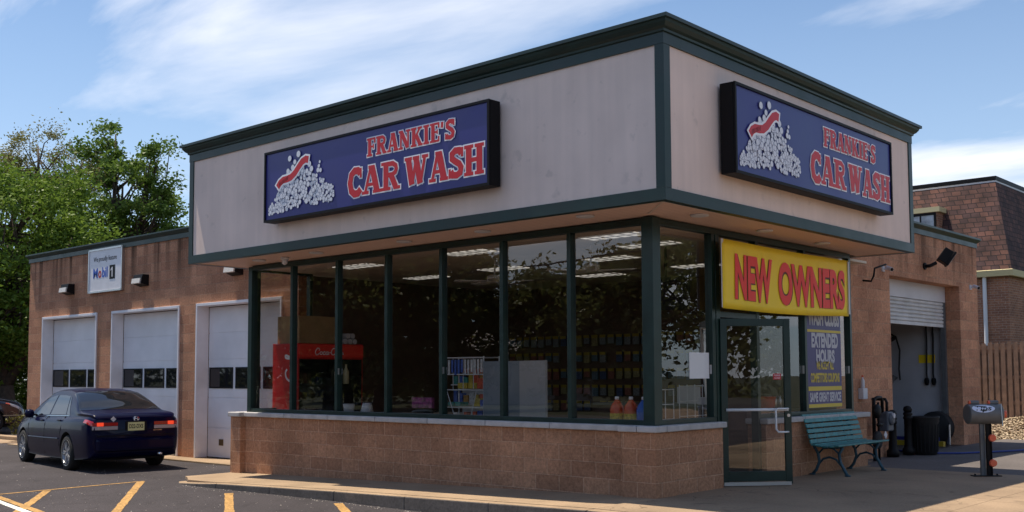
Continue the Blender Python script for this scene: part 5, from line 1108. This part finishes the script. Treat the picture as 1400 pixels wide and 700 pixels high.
# inside the bay
t=thing('bay_notice','small yellow notice on the white bay wall','notice',(-1.43,12.41,1.8)); mb=MB(); mb.box(-1.55,-1.2,12.405,12.418,1.72,1.9); mb.build('notice_sheet',M['yellow'],t)
t=thing('valve_pipes','two dark hanging hoses with valves on the bay wall','hose',(-1.28,12.36,1.4)); mb=MB()
for x in (-1.36,-1.22): mb.tube([(x,12.36,2.75),(x+.01,12.36,2.2),(x-.01,12.36,1.5),(x,12.36,1.38)],.018,8)
mb.build('pipes',M['blackmatte'],t); 
for x in (-1.37,-1.22): mb=MB(); mb.lathe((x,12.36,1.30),[(.03,-.06),(.05,0),(.05,.06),(.03,.1)],12); mb.build('valve',M['black'],t)
t=thing('coiled_hose','dark hose loop with grey nozzle hanging at the left of the bay','hose',(-2.1,12.3,1)); mb=MB(); mb.tube([(-2.25,12.3,2.45),(-2.0,12.3,2.3),(-1.92,12.3,2.0),(-1.95,12.3,1.6),(-1.93,12.3,1.35)],.02,8); mb.tube([(-2.25,12.3,2.15),(-2.0,12.32,2.3)],.04,8); mb.build('hose',M['blackmatte'],t)
mb=MB(); mb.tube([(-2.05,12.3,1.45),(-2.12,12.28,1.3),(-2.2,12.3,1.1),(-2.22,12.3,.9)],.045,8); mb.tube([(-2.0,12.3,1.42),(-2.2,12.3,1.25)],.03,8); mb.build('nozzle',M['steelgrey'],t)
t=thing('drum_fan','large round black drum fan standing by the right jamb inside the bay','fan',(-1.15,12.1,0)); mb=MB(); mb.lathe((-1.12,12.16,.35),[(.32,-.12),(.34,-.1),(.34,.1),(.32,.12),(.05,.12)],32,'y'); mb.build('drum',M['blackmatte'],t,smooth=True); mb=MB(); mb.cyl((-1.12,12.16,.0),(-1.12,12.16,.06),.2,n=20); mb.build('foot',M['black'],t)
mb=MB(); mb.cyl((-.80,12.0,0),(-.80,12.0,.42),.025,n=10); tag(mb.build('guide_post',M['alu']),'short silver post in front of the black drum fan','post')
t=thing('conveyor_track','blue and yellow conveyor guide on the bay floor','conveyor',(-1.4,11.4,0)); mb=MB(); mb.box(-4,-.75,11.5,11.62,-.008,.09); mb.build('yellow_rail',mat('rail_yellow',(.42,.28,.02),.5),t); mb=MB(); mb.box(-4,-1.0,11.75,12.0,-.008,.15); mb.build('blue_rail',mat('rail_blue',(.015,.02,.16),.5),t)
mb=MB(); mb.tube([(-.95,9.6,.01),(-.5,9.35,.012),(-.2,9.25,.012),(.25,9.6,.012),(.6,10.3,.012),(1.0,11.4,.012),(1.6,12.2,.012),(2.4,12.5,.012)],.018,8)
tag(mb.build('blue_hose',mat('hose_blue',(.01,.03,.20),.5)),'thin blue hose lying across the driveway to the bay','hose')

# ------------------------------------------------------------ inside the shop
def part(t,mb,n,m,**k): return mb.build(n,m,t,**k)
ck=thing('drink_cooler','red drinks cooler with white script on its side','cooler',(-8.4,1.4,.012))
mb=MB(); mb.box(-8.80,-8.06,.70,2.2,.013,2.08); part(ck,mb,'cabinet',M['colared'],bevel=.01)
mb=MB(); mb.box(-8.058,-8.045,.74,2.16,.15,1.80); part(ck,mb,'glass_doors',M['glassdark'])
hd=mat('cooler_header',(.5,.02,.02),.4,emit=((.8,.05,.03),.03)); mb=MB(); mb.box(-8.058,-8.03,.72,2.18,1.83,2.06); part(ck,mb,'header',hd)
def script(mb,org,rt,up,sc_,nrm,th):
    # flowing capital C with tail, lower case run
    segs=[[(1.15,.95),(.95,1.15),(.6,1.1),(.3,.75),(.2,.35),(.4,.05),(.8,.05),(1.1,.3)],[(1.0,.75),(1.15,.9),(1.15,.95)],
      [(1.75,.45),(1.5,.55),(1.25,.35),(1.3,.08),(1.6,.08),(1.8,.3),(1.75,.45)],[(2.45,.45),(2.2,.55),(1.95,.35),(2.0,.08),(2.3,.08),(2.5,.2)],
      [(3.1,.45),(2.85,.55),(2.6,.35),(2.65,.08),(2.9,.08),(3.1,.4),(3.1,.12),(3.3,.08)],[(3.35,.38),(3.65,.38)],
      [(4.75,.95),(4.5,1.15),(4.1,1.05),(3.85,.7),(3.8,.3),(4.0,.05),(4.4,.05),(4.7,.3)],[(5.25,.45),(5.0,.55),(4.8,.35),(4.85,.08),(5.1,.08),(5.3,.3),(5.25,.45)],
      [(5.45,.1),(5.75,.7),(5.85,1.15),(5.65,1.1),(5.6,.5),(5.65,.12),(5.85,.1)],[(6.4,.45),(6.15,.55),(5.95,.35),(6.0,.08),(6.25,.08),(6.45,.4),(6.45,.12),(6.65,.2)]]
    org=Vector(org); rt=Vector(rt); up=Vector(up); nrm=Vector(nrm)
    for i,s in enumerate(segs):
        # smooth
        q=[]; 
        for j in range(len(s)-1):
            a=s[max(j-1,0)];b=s[j];c_=s[j+1];d=s[min(j+2,len(s)-1)]
            for k in range(4):
                t_=k/4; q.append(tuple(.5*((2*b[m])+(-a[m]+c_[m])*t_+(2*a[m]-5*b[m]+4*c_[m]-d[m])*t_*t_+(-a[m]+3*b[m]-3*c_[m]+d[m])*t_**3) for m in (0,1)))
        q.append(s[-1]); Lf,Rt=stroke_poly(q,th,0)
        for j in range(len(Lf)-1): mb.quad(*[org+rt*(p.x*sc_)+up*(p.y*sc_)+nrm*(.003+.0002*i) for p in (Rt[j],Rt[j+1],Lf[j+1],Lf[j])])
mb=MB(); script(mb,(-8.14,.699,.55),(0,0,1),(-1,0,0),.225,(0,-1,0),.17); part(ck,mb,'white_script',M['signwhite'],fix=False)
mb=MB(); script(mb,(-8.03,1.05,1.88),(0,1,0),(0,0,1),.10,(1,0,0),.17); part(ck,mb,'header_script',M['signwhite'],fix=False)
t=tag(MB().box(-8.80,-8.15,.8,1.7,2.085,2.58).build('cardboard_box',M['card'],bevel=.01),'brown cardboard box on top of the red drinks cooler','box')
for i,(y,z) in enumerate(((1.82,2.135),(1.93,2.135),(2.04,2.135),(1.88,2.235),(1.99,2.235))):
    mb=MB(); mb.cyl((-8.7,y,z),(-8.1,y,z),.05,n=14); tag(mb.build('paper_roll',M['offwhite']),'white paper roll in the small stack on the red cooler','paper roll','paper rolls on the cooler')
rk=thing('wire_rack','white wire display rack with small goods behind the middle panes','rack',(-4.2,1.1,.012))
mb=MB()
X0,X1,YA,YB=-4.68,-3.80,1.0,1.35
for x in (X0,X1):
    for y in (YA,YB): mb.cyl((x,y,.012),(x,y,1.79),.011,n=6)
for z in (.75,1.0,1.27,1.51,1.77):
    for y in (YA,YB): mb.cyl((X0,y,z),(X1,y,z),.009,n=6)
    for k in range(9): x=X0+(X1-X0)*k/8; mb.cyl((x,YA,z),(x,YB,z),.005,n=5)
for k in range(1,4): x=X0+(X1-X0)*k/4; mb.cyl((x,YA,1.27),(x,YA,1.77),.006,n=5)
mb.tube([(-4.6,YA,1.26),(-4.4,YA,.8)],.008,5); mb.tube([(-3.95,YA,1.26),(-4.1,YA,.8)],.008,5)
part(rk,mb,'wire_frame',M['plastic_white'])
cols=[(.55,.40,.05),(.62,.09,.04),(.05,.12,.45),(.6,.6,.6),(.05,.30,.28),(.5,.25,.05)]
cm_=[mat('pack_%d'%i if False else 'package_print',c_,.5,noise=(30,.35)) for i,c_ in enumerate(cols)]
PK=[(-4.40,1.29,.20,.09,0),(-4.17,1.29,.18,.09,0),(-3.98,1.29,.13,.16,1),(-4.62,1.02,.12,.06,4),(-4.46,1.02,.12,.06,4),(-4.05,1.02,.13,.12,0),(-3.92,1.02,.10,.10,2),(-4.3,1.53,.16,.07,1),(-4.12,1.53,.14,.07,1)]
nm_=['yellow carton at the centre of the middle rack shelf','yellow carton beside the orange pack on the middle rack shelf','orange pack at the right end of the middle rack shelf','green pack at the left end of the lower rack shelf','second green pack from the left on the lower rack shelf','yellow carton on the lower rack shelf','blue pack at the right end of the lower rack shelf','red pack at the centre of the upper rack shelf','red pack to the right on the upper rack shelf']
for (x,z,w_,h,c_),lb in zip(PK,nm_):
    mb=MB(); mb.box(x,x+w_,1.04,1.22,z,z+h); tag(mb.build('rack_package',cm_[c_],bevel=.006),lb,'package','packages on the wire rack')
for k in range(12):
    x=X0+.05+k*.07; mb=MB(); mb.box(x,x+.045,.985,.995,1.50+.02*(k%3),1.74); tag(mb.build('hanging_freshener',cm_[2] if 2<=k<=5 else cm_[3],bevel=.003),'blue card hanging from the top wire of the rack' if 2<=k<=5 else 'white card hanging from the top wire of the rack','card','cards hanging on the wire rack')
dp=thing('folding_panels','two pale grey display panels standing behind the front glass','panel',(-2.8,.6,.012))
pm=mat('panel_grey',(.34,.38,.42),.4,noise=(2,.1)); mb=MB(); mb.box(-3.45,-2.73,.62,.66,.05,1.70); part(dp,mb,'left_panel',mat('panel_blue_grey',(.20,.24,.28),.4,noise=(2,.1))); mb=MB(); mb.obox((-2.46,.60,.875),(1,-.1,0),(.1,1,0),(0,0,1),.265,.02,.825); part(dp,mb,'right_panel',mat('panel_light',(.42,.42,.42),.45,noise=(2,.08)))
mb=MB(); mb.box(-3.45,-2.2,.58,.72,.013,.05); part(dp,mb,'panel_foot',M['alu'])
# ledge goods: jugs
def jug(x,y,c_,lb):
    t=thing('fluid_jug',lb,'jug',(x,y,.87),group='jugs on the window ledge')
    mb=MB(); mb.lathe((x,y,0),[(.082,.871),(.092,.885),(.092,1.05),(.078,1.10),(.034,1.16),(.024,1.175)],20); part(t,mb,'jug_body',c_,smooth=True)
    mb=MB(); mb.lathe((x,y,0),[(.028,1.176),(.028,1.21),(.022,1.215)],14); part(t,mb,'cap',M['plastic_white'],smooth=True)
    mb=MB(); mb.tube([(x+.02,y-.03,1.155),(x+.082,y-.03,1.13),(x+.094,y-.03,1.05)],.011,6); part(t,mb,'handle',c_,smooth=True)
    if c_!=jb: mb=MB(); mb.lathe((x,y,0),[(.0935,.91),(.0935,1.00)],20,cap=False); l=part(t,mb,'label',mat('jug_label',(.6,.42,.05),.5,noise=(35,.5)),smooth=True)
jo=mat('orange_fluid',(.62,.10,.035),.25); jb=mat('blue_fluid',(.03,.14,.55),.25)
mb=MB(); mb.box(-8.7,-.33,.3,.75,.62,.868); P(mb,'window_ledge',M['interior_wall'])
jug(-.83,.36,jo,'orange fluid jug furthest left on the ledge'); jug(-.61,.36,jo,'orange fluid jug standing between the other orange one and the blue one'); jug(-.42,.37,jb,'blue fluid jug beside the corner column'); 
t=tag(MB().box(-4.80,-4.36,.44,.50,1.0,1.16).build('counter_card',mat('purple_card',(.25,.04,.16),.5,noise=(22,.6)),bevel=.004),'small purple printed card propped behind the middle pane','card')
mb=MB(); mb.box(-4.345,-4.30,.44,.5,1.0,1.16); 
t=thing('desk_phone','black desk phone on the ledge under the purple card','phone',(-4.6,.5,.87)); mb=MB(); mb.add([(-4.85,.4,.87),(-4.35,.4,.87),(-4.35,.62,.87),(-4.85,.62,.87),(-4.82,.42,.90),(-4.38,.42,.90),(-4.38,.6,.985),(-4.82,.6,.985)],[(0,3,2,1),(4,5,6,7),(0,1,5,4),(1,2,6,5),(2,3,7,6),(3,0,4,7)]); part(t,mb,'base',M['black'],bevel=.01); mb=MB(); mb.tube([(-4.8,.46,.935),(-4.7,.46,.955),(-4.5,.5,.965),(-4.42,.5,.955)],.022,8); part(t,mb,'handset',M['steelgrey'],smooth=True)
for i,(x,h,r0,r1,lb) in enumerate(((-5.93,.19,.12,.07,'cream tapered cup stack beside the register'),(-6.38,.17,.08,.10,'grey paper cup left of the cream cup stack'))):
    mb=MB(); mb.lathe((x,.5,.868),[(r0,0.002),(r1,h)],18); tag(mb.build('cup_stack',M['offwhite'],smooth=True),lb,'cup')
for i,(y,lb) in enumerate(((1.55,'cream bottle inside the cooler nearer the street'),(1.75,'cream bottle inside the cooler further back'))):
    mb=MB(); mb.lathe((-8.0,y,1.35),[(.05,0),(.055,.02),(.055,.22),(.02,.3),(.02,.36)],14); tag(mb.build('tall_bottle',mat('cream_bottle',(.6,.52,.3),.4),smooth=True),lb,'bottle')
# goods on the back wall
rows=[(2.33,'top'),(1.97,'second'),(1.63,'third'),(1.29,'fourth'),(.96,'bottom')]
yt=mat('yellow_tag',(.42,.30,.03),.5)
gc=[mat('package_print',c_,.5,noise=(30,.4)) for c_ in ((.10,.16,.22),(.28,.10,.08),(.22,.24,.26),(.06,.09,.20),(.30,.26,.12))]
r_=random.Random(4)
first=None
for ri,(z,rn) in enumerate(rows):
    x=-8.8; k=0
    while x<-3.4:
        if r_.random()<.9:
            mb=MB(); h=.18+r_.random()*.06; mb.box(x,x+.15,6.90,6.93,z-h,z)
            o=mb.build('hanging_package',gc[r_.randrange(5)]); o['label']='small package hanging in the %s row of the back display wall'%rn; o['category']='package'; o['group']='packages on the back display wall'
            mb=MB(); mb.box(x,x+.15,6.895,6.90-.0005,z-.06,z-.001); mb.build('yellow_tag',yt,o)
        x+=.21
for z,_ in rows: pass
# fans
def fan(x,y,lb):
    t=thing('ceiling_fan',lb,'ceiling fan',(x,y,3.4),group='ceiling fans')
    mb=MB(); mb.cyl((x,y,3.12),(x,y,3.399),.014,n=8); part(t,mb,'rod',M['offwhite'])
    mb=MB(); mb.lathe((x,y,3.0),[(.03,0),(.12,.02),(.13,.05),(.12,.11),(.05,.13)],20); part(t,mb,'motor',M['offwhite'],smooth=True)
    for k in range(5):
        a=2*math.pi*k/5+.35; d=Vector((math.cos(a),math.sin(a),0)); n_=Vector((-math.sin(a),math.cos(a),0)); mb=MB(); mb.obox(Vector((x,y,3.02))+d*.40,d,n_+Vector((0,0,.15)),Vector((0,0,1)),.27,.06,.005); part(t,mb,'blade',M['offwhite'])
fan(-2.15,1.55,'white ceiling fan nearest the corner column'); fan(-4.4,1.9,'white ceiling fan above the wire rack')
t=thing('hanging_monitor','dark monitor hanging from the shop ceiling','monitor',(-1.35,2.4,3.4)); mb=MB(); mb.box(-1.9,-1.1,2.5,2.56,2.45,2.95); part(t,mb,'screen',M['black']); mb=MB(); mb.cyl((-1.5,2.53,2.95),(-1.5,2.53,3.399),.02,n=8); part(t,mb,'pole',M['black'])
# counters and grid panel near the entrance
t=thing('sales_counter','dark wooden sales counter inside near the entrance','counter',(-2.2,3.6,.012)); mb=MB(); mb.box(-3.4,-1.5,3.3,3.9,.013,1.0); part(t,mb,'counter_body',M['interior_wall']); mb=MB(); mb.box(-3.45,-1.45,3.25,3.95,1.001,1.04); part(t,mb,'counter_top',M['steelgrey'])
t=tag(MB().box(-1.9,-1.6,3.4,3.6,1.042,1.3).build('leaflet_stand',M['offwhite']),'white leaflet stand on the dark sales counter','leaflet stand')
t=thing('grid_panel','white wire grid panel standing inside the entrance','grid panel',(-.85,2.2,.012)); mb=MB()
for k in range(5): y=1.85+k*.2; mb.cyl((-.85,y,.05),(-.85,y,1.35),.007,n=5)
for k in range(7): z=.07+k*.21; mb.cyl((-.85,1.85,z),(-.85,2.65,z),.007,n=5)
part(t,mb,'wire_grid',M['plastic_white'])
t=thing('grid_panel','white wire grid panel low behind the pane left of the entrance','grid panel',(-.7,1.2,.012)); mb=MB()
for k in range(4): y=.95+k*.2; mb.cyl((-.75,y,.05),(-.75,y,1.3),.007,n=5)
for k in range(7): z=.09+k*.2; mb.cyl((-.75,.95,z),(-.75,1.55,z),.007,n=5)
part(t,mb,'wire_grid',M['plastic_white'])
mb=MB(); mb.obox((-.45,2.05,1.13),(0,1,0),(1,0,0),(0,0,1),.22,.10,.05); tag(mb.build('tissue_box',M['offwhite'],bevel=.01),'low white box behind the entrance door glass','box')
mb=MB(); mb.obox((-.5,2.05,1.33),(.1,1,.2),(1,0,0),(0,-.2,1),.09,.01,.14); tag(mb.build('leaflet',M['plastic_white']),'white leaflet propped above the low white box','leaflet')
t=thing('red_bucket','red bucket on the ledge in the side window','bucket',(-.4,3.6,.87)); mb=MB(); mb.lathe((-.42,3.55,.95),[(.10,0),(.13,.2),(.135,.21),(.12,.21)],20); part(t,mb,'bucket_body',mat('bucket_red',(.7,.06,.02),.35),smooth=True)
mb=MB(); mb.box(-.6,-.34,2.8,5.7,.70,.949); P(mb,'side_ledge',M['interior_wall'])
for i,(y,lb) in enumerate(((3.75,'silver spray can right of the red bucket'),(3.9,'silver spray can beside the window mullion'))):
    mb=MB(); mb.lathe((-.40,y,.952),[(.033,0),(.033,.16),(.02,.18),(.02,.21)],12); tag(mb.build('spray_can',M['alu'],smooth=True),lb,'spray can')

# shelving in the middle of the shop floor
def gondola(x,y,lb):
    t=thing('store_shelf',lb,'shelf',(x,y,.012),group='free standing store shelves')
    mb=MB(); mb.box(x-.6,x+.6,y-.03,y+.03,.05,1.45); part(t,mb,'back_panel',M['offwhite'])
    r=random.Random(int(x*31+y*7))
    for z in (.25,.62,.98,1.32):
        mb=MB(); mb.box(x-.6,x+.6,y-.33,y-.031,z,z+.02); part(t,mb,'shelf_board',M['offwhite'])
        xx_=x-.56
        while xx_<x+.5:
            w_=r.uniform(.07,.12); h=r.uniform(.12,.24); mb=MB(); mb.box(xx_,xx_+w_,y-.30,y-.18,z+.021,z+.02+h); o=tag(mb.build('shelf_bottle',cm_[r.randrange(6)],bevel=.01),'small container on the low white store shelf behind the wire rack','container','goods on the low store shelf'); xx_+=w_+.03
gondola(-5.6,3.0,'low white store shelf seen through the wire rack')
